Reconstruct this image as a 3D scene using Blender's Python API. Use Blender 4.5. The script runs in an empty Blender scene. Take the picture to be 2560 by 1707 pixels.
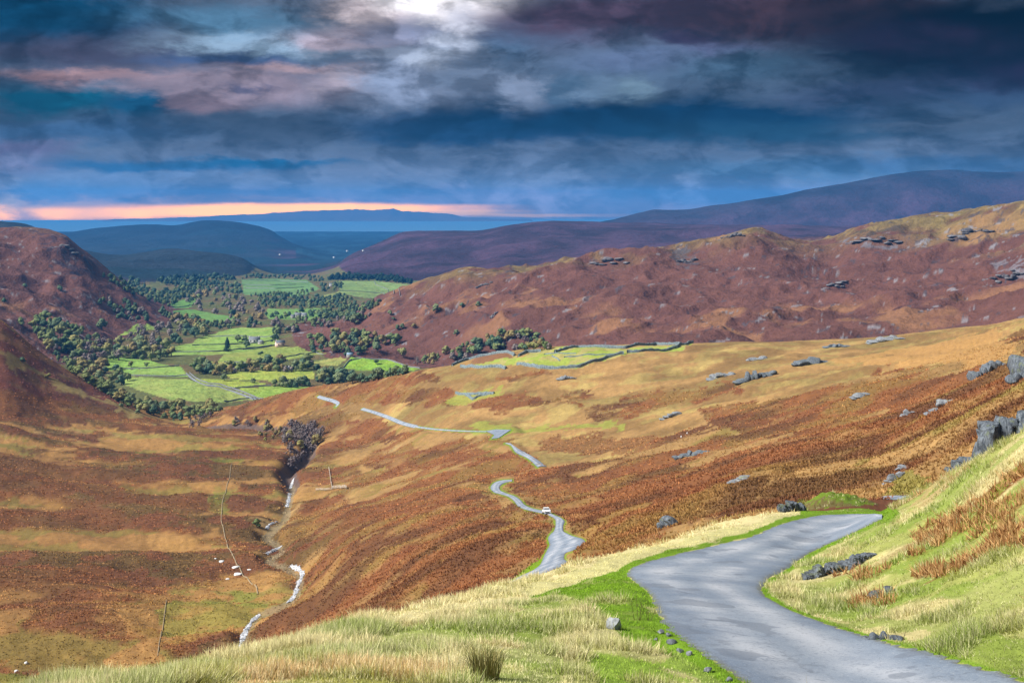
import bpy, math, random
import numpy as np
from mathutils import Vector

# ------------------------------------------------------------------ camera, sky, sun, exposure
W, H, F, CX, YE = 2560.0, 1707.0, 3334.0, 1280.0, 505.0      # photo size, focal length in its pixels, eye level
CAMZ = 380.0                                                   # eye height above the sea in metres
scene = bpy.context.scene
COL = scene.collection
cam = bpy.data.cameras.new("camera"); camo = bpy.data.objects.new("camera", cam); COL.objects.link(camo)
cam.sensor_width = 36.0; cam.lens = 36.0 * F / W
cam.shift_y = -(H / 2 - YE) / W
cam.clip_start = 0.5; cam.clip_end = 200000.0
camo.location = (0, 0, CAMZ); camo.rotation_euler = (math.radians(90), 0, 0)
scene.camera = camo

EXPOSURE = 1.25
SUN_EL, SUN_AZ = 41.0, -104.0        # degrees; azimuth from straight ahead, minus is left
vs = scene.view_settings
vs.view_transform = 'Standard'; vs.look = 'None'; vs.gamma = 1.0; vs.exposure = EXPOSURE; vs.use_curve_mapping = False
scene.cycles.use_denoising = True
scene.cycles.max_bounces = 4; scene.cycles.diffuse_bounces = 2; scene.cycles.glossy_bounces = 2
scene.cycles.volume_bounces = 0; scene.cycles.transparent_max_bounces = 4

sun = bpy.data.lights.new("sun", 'SUN'); suno = bpy.data.objects.new("sun", sun); COL.objects.link(suno)
sun.energy = 3.6; sun.angle = math.radians(24); sun.color = (1.0, 0.95, 0.88)
sd = Vector((math.sin(math.radians(SUN_AZ)) * math.cos(math.radians(SUN_EL)),
             math.cos(math.radians(SUN_AZ)) * math.cos(math.radians(SUN_EL)), math.sin(math.radians(SUN_EL))))
suno.rotation_euler = sd.to_track_quat('Z', 'Y').to_euler()

class Nd:
    """tiny wrapper so that node maths reads like maths"""
    def __init__(s, tree, sock): s.t, s.s = tree, sock
    def _op(s, op, *o):
        n = s.t.nodes.new('ShaderNodeMath'); n.operation = op
        for i, v in enumerate((s,) + o):
            if isinstance(v, Nd): s.t.links.new(v.s, n.inputs[i])
            else: n.inputs[i].default_value = v
        return Nd(s.t, n.outputs[0])
    def __add__(s, o): return s._op('ADD', o)
    def __sub__(s, o): return s._op('SUBTRACT', o)
    def __mul__(s, o): return s._op('MULTIPLY', o)
    def __truediv__(s, o): return s._op('DIVIDE', o)
    def clamp(s): return s._op('MAXIMUM', 0.0)._op('MINIMUM', 1.0)
    def smooth(s, a, b):
        n = s.t.nodes.new('ShaderNodeMapRange'); n.interpolation_type = 'SMOOTHSTEP'
        s.t.links.new(s.s, n.inputs['Value']); n.inputs['From Min'].default_value = a; n.inputs['From Max'].default_value = b
        return Nd(s.t, n.outputs['Result'])
def mixcol(t, fac, a, b, mode='MIX'):
    n = t.nodes.new('ShaderNodeMix'); n.data_type = 'RGBA'; n.blend_type = mode; n.clamp_factor = True
    for i, v in ((0, fac), (6, a), (7, b)):
        if isinstance(v, Nd): t.links.new(v.s, n.inputs[i])
        elif isinstance(v, (int, float)): n.inputs[i].default_value = v
        else: n.inputs[i].default_value = tuple(v)[:3] + (1.0,)
    return Nd(t, n.outputs[2])
def noise(t, vec, scale, detail=4.0, rough=0.55, out='Fac', dist=0.0):
    n = t.nodes.new('ShaderNodeTexNoise')
    n.inputs['Scale'].default_value = scale; n.inputs['Detail'].default_value = detail
    n.inputs['Roughness'].default_value = rough; n.inputs['Distortion'].default_value = dist
    if vec is not None: t.links.new(vec.s, n.inputs['Vector'])
    return Nd(t, n.outputs[out])
def ramp(t, fac, stops):
    n = t.nodes.new('ShaderNodeValToRGB'); t.links.new(fac.s, n.inputs[0]); e = n.color_ramp.elements
    while len(e) < len(stops): e.new(0.5)
    for el, (p, c) in zip(e, stops): el.position = p; el.color = tuple(c) + (1.0,)
    return Nd(t, n.outputs[0])

world = bpy.data.worlds.new("World"); scene.world = world; world.use_nodes = True
wt = world.node_tree; wt.nodes.clear()
tc = wt.nodes.new('ShaderNodeTexCoord')
dvec = Nd(wt, tc.outputs['Generated'])
sep = wt.nodes.new('ShaderNodeSeparateXYZ'); wt.links.new(dvec.s, sep.inputs[0])
dx, dy, dz = (Nd(wt, sep.outputs[i]) for i in range(3))
hd = (dx * dx + dy * dy)._op('SQRT')._op('MAXIMUM', 0.02)
az = dx._op('ARCTAN2', dy)
el = dz / hd
stretch = wt.nodes.new('ShaderNodeVectorMath'); stretch.operation = 'MULTIPLY'
wt.links.new(dvec.s, stretch.inputs[0]); stretch.inputs[1].default_value = (1, 1, 5.5)
sv = Nd(wt, stretch.outputs[0])
stretch2 = wt.nodes.new('ShaderNodeVectorMath'); stretch2.operation = 'MULTIPLY'
wt.links.new(dvec.s, stretch2.inputs[0]); stretch2.inputs[1].default_value = (1, 1, 2.4)
sv2 = Nd(wt, stretch2.outputs[0])
n_a = noise(wt, sv, 7.0, 6.0, 0.6)
n_b = noise(wt, sv2, 16.0, 6.0, 0.62)
n_c = noise(wt, sv, 26.0, 5.0, 0.6)
n_d = noise(wt, sv2, 45.0, 6.0, 0.65)
azw = az + (n_b - 0.5) * 0.06 + (n_a - 0.5) * 0.045 + (n_d - 0.5) * 0.03
elw = el + (n_a - 0.5) * 0.018 + (n_b - 0.5) * 0.020 + (n_d - 0.5) * 0.010
def px_dir(x, y):
    tx, tz = (x - CX) / F, (YE - y) / F
    return math.atan(tx), tz / math.hypot(1.0, tx)
hp = (elw * (F / 800.0) + (0.1 + 17.0 / 800.0))           # 800 photo pixels of height on 0..1, 0.1 = eye level
def hpos(h): return 0.1 + h / 800.0
sky = ramp(wt, hp, [(0.0, (.10, .17, .30)), (hpos(-25), (.36, .28, .34)), (hpos(15), (.34, .30, .42)), (hpos(60), (.19, .23, .33)),
                    (hpos(130), (.105, .14, .215)), (hpos(200), (.062, .09, .14)), (hpos(270), (.06, .092, .145)),
                    (hpos(350), (.075, .115, .185)), (hpos(450), (.09, .12, .18)), (hpos(560), (.085, .12, .18)), (1.0, (.34, .37, .42))])
nishita = wt.nodes.new('ShaderNodeTexSky'); nishita.sky_type = 'NISHITA'; nishita.sun_disc = False
nishita.sun_elevation = math.radians(SUN_EL); nishita.sun_rotation = math.radians(SUN_AZ)
nsky = Nd(wt, nishita.outputs[0])
nscaled = mixcol(wt, 1.0, nsky, (.08, .08, .08), 'MULTIPLY')
sky = mixcol(wt, el.smooth(0.16, 0.8) * 0.35, sky, nscaled)
BLOBS = [  # x, y, half width, half height in the photograph, colour of the cloud, cover
    (70, 45, 330, 62, (.003, .045, .105), 1.0), (230, 135, 260, 36, (.055, .05, .085), .75), (420, 110, 120, 50, (.07, .075, .12), .5),
    (640, 108, 190, 26, (.26, .38, .52), .95), (560, 55, 200, 30, (.08, .19, .31), .7), (560, 152, 150, 14, (.05, .09, .2), .8),
    (260, 192, 190, 13, (.34, .2, .2), .95), (560, 222, 300, 38, (.25, .2, .25), .9), (740, 175, 150, 12, (.36, .25, .27), .7),
    (860, 205, 55, 30, (.42, .29, .28), .8), (600, 228, 60, 9, (.11, .1, .16), .8), (480, 262, 110, 18, (.28, .2, .24), .8),
    (120, 252, 140, 30, (.003, .085, .15), .95), (310, 272, 70, 24, (.006, .07, .15), .9), (180, 330, 240, 26, (.03, .085, .19), .6),
    (340, 415, 300, 14, (.01, .10, .25), .7), (650, 408, 180, 9, (.006, .085, .2), .8), (40, 375, 90, 22, (.13, .12, .22), .8), (20, 420, 90, 20, (.2, .2, .32), .7),
    (330, 440, 200, 12, (.16, .25, .43), .6),
    (880, 100, 130, 22, (.45, .38, .46), .85), (930, 30, 90, 40, (.8, .68, .72), .9), (1120, 5, 150, 38, (1.2, 1.15, 1.2), 1.0), (1190, 60, 50, 50, (.75, .78, .9), .85),
    (1000, 85, 100, 30, (.25, .28, .42), .7), (1130, 110, 60, 26, (.5, .56, .7), .9), (950, 140, 60, 14, (.36, .42, .56), .8), (1020, 205, 160, 62, (.25, .31, .45), .95), (1180, 190, 90, 40, (.19, .25, .37), .9),
    (1060, 150, 70, 22, (.38, .44, .56), .7), (1260, 110, 70, 45, (.08, .14, .24), .8), (1400, 80, 150, 40, (.09, .115, .2), .7),
    (1240, 320, 300, 34, (.014, .05, .13), .95), (1650, 300, 520, 46, (.002, .02, .055), 1.0), (1950, 330, 300, 25, (.01, .045, .09), .7),
    (1310, 225, 70, 40, (.2, .25, .36), .9), (1410, 222, 40, 30, (.05, .1, .17), .7), (1490, 225, 50, 26, (.13, .2, .3), .7), (1590, 225, 55, 28, (.13, .2, .27), .9),
    (1600, 150, 140, 25, (.1, .14, .25), .7), (1810, 120, 100, 14, (.11, .14, .26), .8), (1860, 165, 140, 30, (.055, .11, .18), .7),
    (1650, 35, 400, 50, (.07, .045, .075), 1.0), (1720, 95, 120, 20, (.03, .025, .06), .8), (2060, 40, 260, 60, (.05, .026, .034), 1.0),
    (2500, 100, 420, 95, (.0, .0, .0), 1.0), (2300, 110, 200, 40, (.012, .006, .016), .9), (2560, 200, 220, 40, (.012, .006, .02), .9),
    (2230, 230, 190, 30, (.04, .055, .115), .7), (2460, 250, 150, 20, (.03, .055, .11), .7), (2350, 312, 160, 16, (.06, .085, .13), .8),
    (2000, 420, 400, 25, (.07, .16, .28), .6), (1750, 490, 300, 18, (.24, .34, .58), .7), (1330, 497, 170, 18, (.42, .38, .52), .8), (2350, 405, 300, 15, (.05, .11, .23), .6),
    (900, 500, 200, 9, (.3, .27, .42), .6), (350, 508, 360, 9, (.62, .38, .32), .85), (700, 503, 200, 8, (.55, .36, .36), .7), (60, 512, 120, 12, (.8, .5, .36), .8), (8, 490, 45, 26, (.9, .66, .5), .85),
    (150, 470, 200, 16, (.1, .22, .42), .6),
]
for x, y, sx, sy, c, cov in BLOBS:
    a0, e0 = px_dir(x, y)
    p = (azw - a0) * (F / sx); q = (elw - e0) * (F / sy)
    r2 = p * p + q * q; g = (r2._op('POWER', 1.5) * -0.62)._op('EXPONENT') * (1.25 * cov)
    sky = mixcol(wt, g.clamp(), sky, c)
# soft billows and streaks
stretch3 = wt.nodes.new('ShaderNodeVectorMath'); stretch3.operation = 'MULTIPLY'; wt.links.new(dvec.s, stretch3.inputs[0]); stretch3.inputs[1].default_value = (1, 1, 2.1)
sv3 = Nd(wt, stretch3.outputs[0])
n_e = noise(wt, sv3, 13.0, 8.0, 0.58, dist=0.5); n_f = noise(wt, sv3, 31.0, 8.0, 0.6, dist=0.4)
bill = (n_b - 0.5) * 0.7 + (n_c - 0.5) * 0.5 + n_e.smooth(.45, .57) * 0.58 + n_f.smooth(.42, .6) * 0.28 + 0.55
hsv = wt.nodes.new('ShaderNodeVectorMath'); hsv.operation = 'SCALE'
wt.links.new(sky.s, hsv.inputs[0]); wt.links.new(bill._op('MAXIMUM', 0.25).s, hsv.inputs['Scale'])
sky = Nd(wt, hsv.outputs[0])
# the slit of clear evening sky under the cloud edge, low in the left
slit_el = (az + 0.384) * -0.0010 + (n_c - 0.5) * 0.0022
for x, y, sx, sy, k in ((10, 533, 30, 17, .8), (175, 535, 62, 14, .75), (345, 534, 75, 13, .9), (560, 527, 180, 14, 1.25), (590, 518, 30, 9, 1.1), (800, 519, 150, 10, 1.2), (1010, 521, 150, 9, .9), (1150, 532, 120, 7, .62), (1350, 539, 150, 4, .3)):
    a0, e0 = px_dir(x, y)
    p = (azw - a0) * (F / sx); q = (el + (n_c - 0.5) * 0.0022 - e0) * (F / sy)
    g = ((p * p + q * q * q * q) * -0.8)._op('EXPONENT') * k
    sky = mixcol(wt, g.clamp(), sky, (5.6 if x < 1100 else 2.9, 2.0 if x < 1100 else 1.3, 0.0 if x < 1100 else .2))
bg = wt.nodes.new('ShaderNodeBackground'); wt.links.new(sky.s, bg.inputs[0]); bg.inputs[1].default_value = 2.0 ** -EXPOSURE
wo = wt.nodes.new('ShaderNodeOutputWorld'); wt.links.new(bg.outputs[0], wo.inputs[0])

# ------------------------------------------------------------------ small helpers
rng = np.random.default_rng(11); random.seed(5)
def vnoise(x, y, seed=0):
    ix = np.floor(x).astype(np.int64); iy = np.floor(y).astype(np.int64)
    fx = x - ix; fy = y - iy
    fx = fx * fx * fx * (fx * (fx * 6 - 15) + 10); fy = fy * fy * fy * (fy * (fy * 6 - 15) + 10)
    def h(a, b):
        n = (a * 374761393 + b * 668265263 + seed * 974634777) & 0xffffffff
        n = ((n ^ (n >> 13)) * 1274126177) & 0xffffffff
        n = ((n ^ (n >> 16)) * 2246822519) & 0xffffffff
        return (n ^ (n >> 15)).astype(np.float64) / 4294967295.0
    a = h(ix, iy); b = h(ix + 1, iy); c = h(ix, iy + 1); d = h(ix + 1, iy + 1)
    return (a + (b - a) * fx) * (1 - fy) + (c + (d - c) * fx) * fy
def fbm(x, y, lam, octv=4, seed=0, gain=0.5):
    s = 0.0; a = 1.0; tot = 0.0; k = 1.0 / lam
    ca, sa = math.cos(0.6), math.sin(0.6)
    for o in range(octv):
        s = s + a * vnoise((x * ca - y * sa) * k + 17.3 * o, (x * sa + y * ca) * k - 9.1 * o, seed + o * 31)
        tot += a; a *= gain; k *= 2.03; ca, sa = ca * .8 - sa * .6, ca * .6 + sa * .8
    return s / tot            # 0..1
def sstep(a, b, x):
    t = np.clip((x - a) / (b - a), 0, 1); return t * t * (3 - 2 * t)
def pchip_eval(xk, yk, xs):
    """monotone cubic through (xk, yk), one curve"""
    xk = np.asarray(xk, float); yk = np.asarray(yk, float); h = np.diff(xk); d = np.diff(yk) / h
    m = np.zeros_like(yk); m[0] = d[0]; m[-1] = d[-1]
    for i in range(1, len(yk) - 1):
        if d[i - 1] * d[i] > 0:
            w1 = 2 * h[i] + h[i - 1]; w2 = h[i] + 2 * h[i - 1]
            m[i] = (w1 + w2) / (w1 / d[i - 1] + w2 / d[i])
    xs = np.clip(xs, xk[0], xk[-1]); j = np.clip(np.searchsorted(xk, xs, 'right') - 1, 0, len(h) - 1)
    t = (xs - xk[j]) / h[j]
    return ((1 + 2 * t) * (1 - t) ** 2 * yk[j] + t * (1 - t) ** 2 * h[j] * m[j] + t * t * (3 - 2 * t) * yk[j + 1] + t * t * (t - 1) * h[j] * m[j + 1])
def mesh_from(name, verts, faces, mat=None, colors=None, smooth=False, quads=None):
    """verts (n,3); faces: array (m,3) and/or quads (k,4)"""
    me = bpy.data.meshes.new(name); verts = np.asarray(verts, np.float32)
    parts = []; starts = []; tot = 0
    for arr in (faces, quads):
        if arr is None or len(arr) == 0: continue
        arr = np.asarray(arr, np.int32); parts.append(arr.ravel())
        starts.append(tot + np.arange(len(arr)) * arr.shape[1]); tot += arr.size
    loops = np.concatenate(parts); st = np.concatenate(starts).astype(np.int32)
    me.vertices.add(len(verts)); me.vertices.foreach_set('co', verts.ravel())
    me.loops.add(len(loops)); me.loops.foreach_set('vertex_index', loops)
    me.polygons.add(len(st)); me.polygons.foreach_set('loop_start', st)
    me.update(calc_edges=True)
    if smooth: me.polygons.foreach_set('use_smooth', np.ones(len(st), bool))
    if colors is not None:
        a = me.color_attributes.new('Col', 'FLOAT_COLOR', 'POINT')
        c4 = np.ones((len(verts), 4), np.float32); c4[:, :3] = colors; a.data.foreach_set('color', c4.ravel())
    if mat: me.materials.append(mat)
    return me
def link(name, data, parent=None, **props):
    o = bpy.data.objects.new(name, data); COL.objects.link(o)
    if parent is not None: o.parent = parent
    for k, v in props.items():
        if v is not None: o[k] = v
    return o
def thing(name, label, category, loc=(0, 0, 0), rotz=0.0, group=None):
    o = bpy.data.objects.new(name, None); COL.objects.link(o); o.empty_display_size = 0.2
    o.location = loc; o.rotation_euler = (0, 0, rotz); o['label'] = label; o['category'] = category
    if group: o['group'] = group
    return o
def new_mat(name):
    m = bpy.data.materials.new(name); m.use_nodes = True; t = m.node_tree
    return m, t, t.nodes['Principled BSDF']
def objco(t): n = t.nodes.new('ShaderNodeTexCoord'); return Nd(t, n.outputs['Object'])
def geopos(t): n = t.nodes.new('ShaderNodeNewGeometry'); return Nd(t, n.outputs['Position'])
def bump(t, bsdf, height, strength, dist):
    b = t.nodes.new('ShaderNodeBump'); b.inputs['Strength'].default_value = strength; b.inputs['Distance'].default_value = dist
    t.links.new(height.s, b.inputs['Height']); t.links.new(b.outputs[0], bsdf.inputs['Normal'])
def land_mat(name, scales, amt, bstr, bdist, rough=0.95):
    """ground cover colour comes from the mesh, this adds grain and relief"""
    m, t, b = new_mat(name); p = geopos(t)
    a = t.nodes.new('ShaderNodeVertexColor'); a.layer_name = 'Col'; c = Nd(t, a.outputs[0])
    n1 = noise(t, p, scales[0], 5.0, 0.65); n2 = noise(t, p, scales[1], 3.0, 0.6)
    v = (n1 - 0.5) * amt + (n2 - 0.5) * (amt * .8) + 1.0
    s = t.nodes.new('ShaderNodeVectorMath'); s.operation = 'SCALE'; t.links.new(c.s, s.inputs[0]); t.links.new(v._op('MAXIMUM', 0.2).s, s.inputs['Scale'])
    t.links.new(s.outputs[0], b.inputs['Base Color']); b.inputs['Roughness'].default_value = rough
    b.inputs['Specular IOR Level'].default_value = 0.12
    bump(t, b, n1 + n2 * 0.6, bstr, bdist)
    return m
def simple_mat(name, c1, c2, scale, rough=0.9, detail=4.0, bstr=0.0, bdist=0.05, spec=0.2, world_space=False, rnd=0.0, metallic=0.0):
    m, t, b = new_mat(name); p = geopos(t) if world_space else objco(t)
    n = noise(t, p, scale, detail, 0.6)
    c = mixcol(t, n.smooth(0.3, 0.7), c1, c2)
    if rnd:
        oi = t.nodes.new('ShaderNodeObjectInfo'); r = Nd(t, oi.outputs['Random'])
        s = t.nodes.new('ShaderNodeVectorMath'); s.operation = 'SCALE'; t.links.new(c.s, s.inputs[0]); t.links.new((r * rnd + (1 - rnd * .5)).s, s.inputs['Scale'])
        c = Nd(t, s.outputs[0])
    t.links.new(c.s, b.inputs['Base Color']); b.inputs['Roughness'].default_value = rough; b.inputs['Specular IOR Level'].default_value = spec; b.inputs['Metallic'].default_value = metallic
    if bstr: bump(t, b, n, bstr, bdist)
    return m
# ------------------------------------------------------------------ the lie of the land
# cross-profiles of the valley from the viewpoint outwards: bearing (as photo column), photo row, distance in metres
def zy(z, D): return 540.0 - np.asarray(z, float) * F / np.asarray(D, float)
ST = []
def strand(name, x, D, y=None, z=None):
    D = np.asarray(D, float) * np.ones(len(x))
    y = zy(z, D) if y is None else np.asarray(y, float) * np.ones(len(x))
    ST.append((name, np.asarray(x, float), D, y))
strand('feet', [-700, 3260], [2.5, 2.5], y=[2705, 2705])
strand('bottom', [-700, 0, 150, 600, 1200, 1700, 2100, 2560, 3260], [15, 16.5, 17.5, 19, 21, 25, 28, 27, 25],
       y=[2080, 1830, 1770, 1725, 1725, 1725, 1725, 1725, 1725])
xa = [-700, 0, 150, 600, 900, 1200, 1600, 1900, 2100, 2300, 2560, 3260]
strand('near1', xa, [17, 18.5, 19.5, 22, 25, 28, 31.5, 33, 34, 33, 31, 28], y=[2050, 1800, 1740, 1690, 1650, 1610, 1590, 1600, 1600, 1580, 1560, 1500])
strand('near2', xa, [19, 20.5, 21, 25, 30.5, 36, 42, 43, 45, 43, 38, 33], y=[2025, 1780, 1722, 1665, 1600, 1550, 1480, 1490, 1470, 1420, 1350, 1200])
xb = [-700, 0, 150, 600, 900, 1200, 1600, 1900, 2000, 2100, 2190, 2300, 2420, 2560, 3260]
strand('bank', xb, [21, 22, 22.5, 27, 34, 42, 52, 58, 61, 65, 68, 67, 62, 55, 45],
       y=[2005, 1768, 1712, 1650, 1570, 1512, 1420, 1390, 1380, 1342, 1287, 1232, 1165, 1085, 750])
strand('brow', xb, [23, 24, 24.5, 29, 38, 48, 60, 77, 82, 87, 90, 94, 98, 104, 115],
       y=[1990, 1758, 1705, 1637, 1547, 1480, 1372, 1288, 1277, 1278, 1281, 1290, 1310, 1330, 1400])
strand('drop', [-700, 0, 150, 600, 900, 1200, 1600, 1900, 2000, 2190, 2300, 2420, 2560, 3260],
       [60, 70, 70, 75, 85, 90, 100, 110, 115, 125, 130, 132, 135, 130], y=[2050, 1830, 1780, 1715, 1620, 1545, 1420, 1310, 1290, 1252, 1244, 1225, 1200, 900])
strand('moor0', [-700, 0, 150, 600, 900, 1200, 1400, 1600, 1900, 2000, 2190, 2300, 2420, 2560, 3260],
       [300, 330, 350, 380, 300, 240, 225, 210, 190, 185, 175, 165, 160, 150, 140],
       y=[1900, 1740, 1700, 1632, 1540, 1472, 1420, 1366, 1284, 1268, 1230, 1212, 1180, 1120, 800])
xc = [-700, 0, 150, 600, 750, 900, 1200, 1400, 1600, 1900, 2190, 2300, 2420, 2560, 3260]
strand('moor1', xc, [430, 470, 480, 510, 520, 430, 340, 320, 290, 270, 250, 235, 215, 200, 180],
       y=[1600, 1500, 1490, 1470, 1440, 1400, 1330, 1300, 1270, 1200, 1150, 1110, 1060, 1000, 700])
strand('moor2', xc, [600, 680, 700, 750, 760, 720, 570, 530, 450, 380, 340, 320, 290, 260, 230],
       y=[1400, 1300, 1290, 1250, 1240, 1230, 1220, 1210, 1190, 1130, 1070, 1040, 1000, 950, 650])
strand('moor3', xc, [800, 880, 920, 960, 980, 960, 780, 730, 680, 600, 520, 480, 420, 360, 300],
       y=[1200, 1130, 1130, 1130, 1130, 1110, 1100, 1085, 1070, 1030, 980, 960, 930, 890, 600])
strand('moor4', xc, [1000, 1080, 1120, 1150, 1120, 1060, 930, 900, 860, 800, 730, 700, 640, 560, 450],
       y=[1000, 1010, 1040, 1070, 1060, 1030, 1000, 970, 960, 930, 900, 890, 875, 850, 560])
strand('spur', [-700, -300, 0, 100, 230, 350, 450, 540, 640, 800, 950, 1060, 1130, 1200, 1400, 1735, 2050, 2400, 2560, 3260],
       [1250, 1280, 1300, 1300, 1280, 1270, 1300, 1290, 1250, 1200, 1150, 1100, 1090, 1080, 1070, 1080, 1080, 1000, 950, 700],
       y=[560, 690, 800, 880, 962, 1028, 1050, 1030, 1000, 962, 945, 925, 912, 893, 866, 857, 850, 820, 795, 520])
strand('valley0', [-700, 0, 230, 350, 450, 640, 800, 950, 1060, 1200, 1400, 1735, 2050, 2400, 2560, 3260],
       [1600, 1600, 1500, 1420, 1400, 1380, 1380, 1330, 1320, 1300, 1300, 1320, 1320, 1250, 1200, 950],
       z=[-60, -160, -197, -200, -200, -200, -200, -195, -190, -180, -165, -150, -140, -120, -105, 0])
strand('valley1', [-700, 0, 150, 300, 450, 640, 800, 950, 1060, 1200, 1400, 1735, 2050, 2400, 2560, 3260],
       [2000, 2000, 1900, 1800, 1750, 1750, 1750, 1750, 1720, 1650, 1600, 1580, 1580, 1550, 1500, 1200],
       z=[20, -150, -185, -200, -200, -200, -200, -200, -198, -185, -165, -147, -135, -112, -95, 25])
strand('valley2', [-700, 0, 100, 200, 300, 400, 500, 640, 750, 850, 950, 1060, 1200, 1400, 1735, 1900, 2050, 2400, 2560, 3260],
       [2300, 2300, 2280, 2260, 2250, 2230, 2200, 2200, 2180, 2150, 2100, 2050, 2000, 1950, 1900, 1880, 1880, 1850, 1800, 1400],
       z=[30, -103, -130, -152, -190, -199, -200, -200, -196, -182, -165, -150, -130, -112, -100, -92, -90, -70, -52, 60])
strand('fell', [-700, 0, 60, 103, 157, 200, 245, 300, 345, 400, 500, 640, 700, 800, 850, 900, 960, 1050, 1180, 1300, 1450, 1600, 1750, 1830, 1890, 1950, 2010, 2080, 2150, 2250, 2400, 2560, 3260],
       [2800, 2750, 2730, 2700, 2700, 2700, 2720, 2750, 2800, 2850, 2900, 2870, 2830, 2560, 2430, 2400, 2350, 2300, 2250, 2250, 2280, 2300, 2300, 2300, 2300, 2320, 2340, 2350, 2330, 2300, 2200, 2100, 1700],
       y=[480, 566, 566, 569, 583, 618, 652, 697, 735, 760, 770, 772, 775, 800, 815, 787, 745, 705, 668, 672, 645, 630, 605, 585, 572, 590, 605, 595, 565, 545, 530, 505, 380])
strand('valley3', [-700, 0, 200, 345, 500, 640, 800, 950, 1100, 1300, 1600, 1900, 2200, 2560, 3260],
       [3300, 3300, 3300, 3250, 3250, 3250, 3200, 3100, 3100, 3100, 3100, 3100, 3100, 3000, 2600],
       z=[0, -70, -185, -200, -202, -203, -203, -203, -195, -160, -120, -90, -60, -40, 50])
strand('valley4', [-700, 0, 200, 345, 500, 640, 800, 950, 1100, 1300, 1600, 1900, 2200, 2560, 3260], 4100,
       z=[-20, -60, -170, -190, -200, -205, -205, -205, -190, -150, -110, -80, -60, -40, 60])
strand('ridge', [-700, 0, 60, 110, 200, 300, 370, 420, 520, 600, 640, 700, 760, 830, 900, 960, 1010, 1080, 1190, 1280, 1380, 1500, 1650, 1900, 2100, 2300, 2560, 3260],
       [5600, 5600, 5600, 5600, 5600, 5600, 5600, 5600, 5500, 5500, 5500, 5500, 5500, 5700, 6200, 6500, 6500, 6500, 6500, 6500, 6500, 6600, 6700, 6900, 6900, 6900, 6900, 6900],
       y=[500, 557, 562, 580, 625, 640, 632, 624, 630, 645, 665, 680, 680, 665, 627, 600, 580, 576, 575, 560, 551, 556, 560, 566, 569, 575, 580, 560])
strand('behind', [-700, 0, 300, 500, 700, 760, 830, 1010, 1280, 1500, 1900, 2560, 3260], [7500, 7500, 7500, 7200, 7000, 7000, 7200, 8000, 8000, 8000, 8000, 8000, 8000],
       y=[640, 645, 655, 662, 664, 662, 655, 625, 612, 605, 605, 605, 585])
strand('far_hill', [-700, 0, 160, 250, 380, 430, 510, 560, 620, 680, 700, 760, 830, 900, 1010, 1200, 1400, 1500, 1540, 1600, 1640, 1700, 1800, 1900, 1950, 2020, 2100, 2250, 2370, 2450, 2560, 3260],
       [11000] * 10 + [10800, 9900, 9200, 9000, 9000, 9200] + [9200] * 16,
       y=[575, 578, 583, 570, 562, 564, 552, 553, 560, 578, 592, 618, 636, 640, 640, 630, 600, 556, 548, 533, 524, 525, 512, 497, 490, 473, 460, 435, 425, 430, 428, 400])
strand('plain0', [-700, 600, 760, 1100, 1400, 3260], [12300, 12300, 11000, 10500, 12500, 12500], y=[604, 604, 617, 622, 596, 590])
strand('plain1', [-700, 3260], [14500, 14500], y=[591, 591])
strand('coast', [-700, 3260], [17100, 17100], y=[579, 579])
strand('shore', [-700, 3260], [17600, 17600], y=[578.2, 578.2])
NAMES = [s[0] for s in ST]

# columns: fine across the view, coarser outside, right round behind the viewpoint
STEP = 3.3
px_cols = np.concatenate([np.arange(-700, -110, 20), np.arange(-110, 2670, STEP), np.arange(2675, 3261, 20)])
ang = np.arctan((px_cols - CX) / F)
aL, aR = ang[0], ang[-1]
back = np.linspace(aR, 2 * math.pi + aL, 74)[1:-1]
nP, nC = len(px_cols), len(px_cols) + len(back)
K = len(ST)
Dk = np.zeros((K, nC)); Yk = np.zeros((K, nC))
for k, (nm, xs, D, y) in enumerate(ST):
    Dk[k, :nP] = np.exp(pchip_eval(xs, np.log(D), px_cols)); Yk[k, :nP] = pchip_eval(xs, y, px_cols)
w = sstep(0, 1, (back - aR) / (2 * math.pi + aL - aR))
Dk[:, nP:] = np.exp(np.log(Dk[:, nP - 1:nP]) * (1 - w) + np.log(Dk[:, 0:1]) * w)
Yk[:, nP:] = Yk[:, nP - 1:nP] * (1 - w) + Yk[:, 0:1] * w
L = np.log(Dk); h = np.diff(L, axis=0); d = np.diff(Yk, axis=0) / h
m = np.zeros_like(Yk); m[0] = d[0]; m[-1] = d[-1]
same = d[:-1] * d[1:] > 0
w1 = 2 * h[1:] + h[:-1]; w2 = h[1:] + 2 * h[:-1]
with np.errstate(divide='ignore', invalid='ignore'):
    m[1:-1] = np.where(same, (w1 + w2) / (w1 / d[:-1] + w2 / d[1:]), 0.0)
m = np.nan_to_num(m)
rowsL, rowsY, rowT = [], [], []
vis = (px_cols > -60) & (px_cols < 2620)
for k in range(K - 1):
    yy0 = np.minimum(Yk[k, :nP][vis], 1720); yy1 = np.minimum(Yk[k + 1, :nP][vis], 1720)
    dyv = np.abs(yy0 - yy1); shown = yy1 < np.minimum.accumulate(np.minimum(Yk[:k + 1, :nP][:, vis], 1720), axis=0)[-1] + 1
    n = int(max(5, np.ceil(np.percentile(np.where(shown, dyv, 0), 92) / (STEP * (0.92 if k < 14 else 0.62)))))
    n = max(n, 10 if k == 0 else (22 if NAMES[k] in ('brow', 'drop') else 5))
    s = np.arange(n) / n
    for t in s:
        rowsL.append(L[k] + t * h[k])
        rowsY.append((1 + 2 * t) * (1 - t) ** 2 * Yk[k] + t * (1 - t) ** 2 * h[k] * m[k] + t * t * (3 - 2 * t) * Yk[k + 1] + t * t * (t - 1) * h[k] * m[k + 1])
        rowT.append(k + t)
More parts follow.
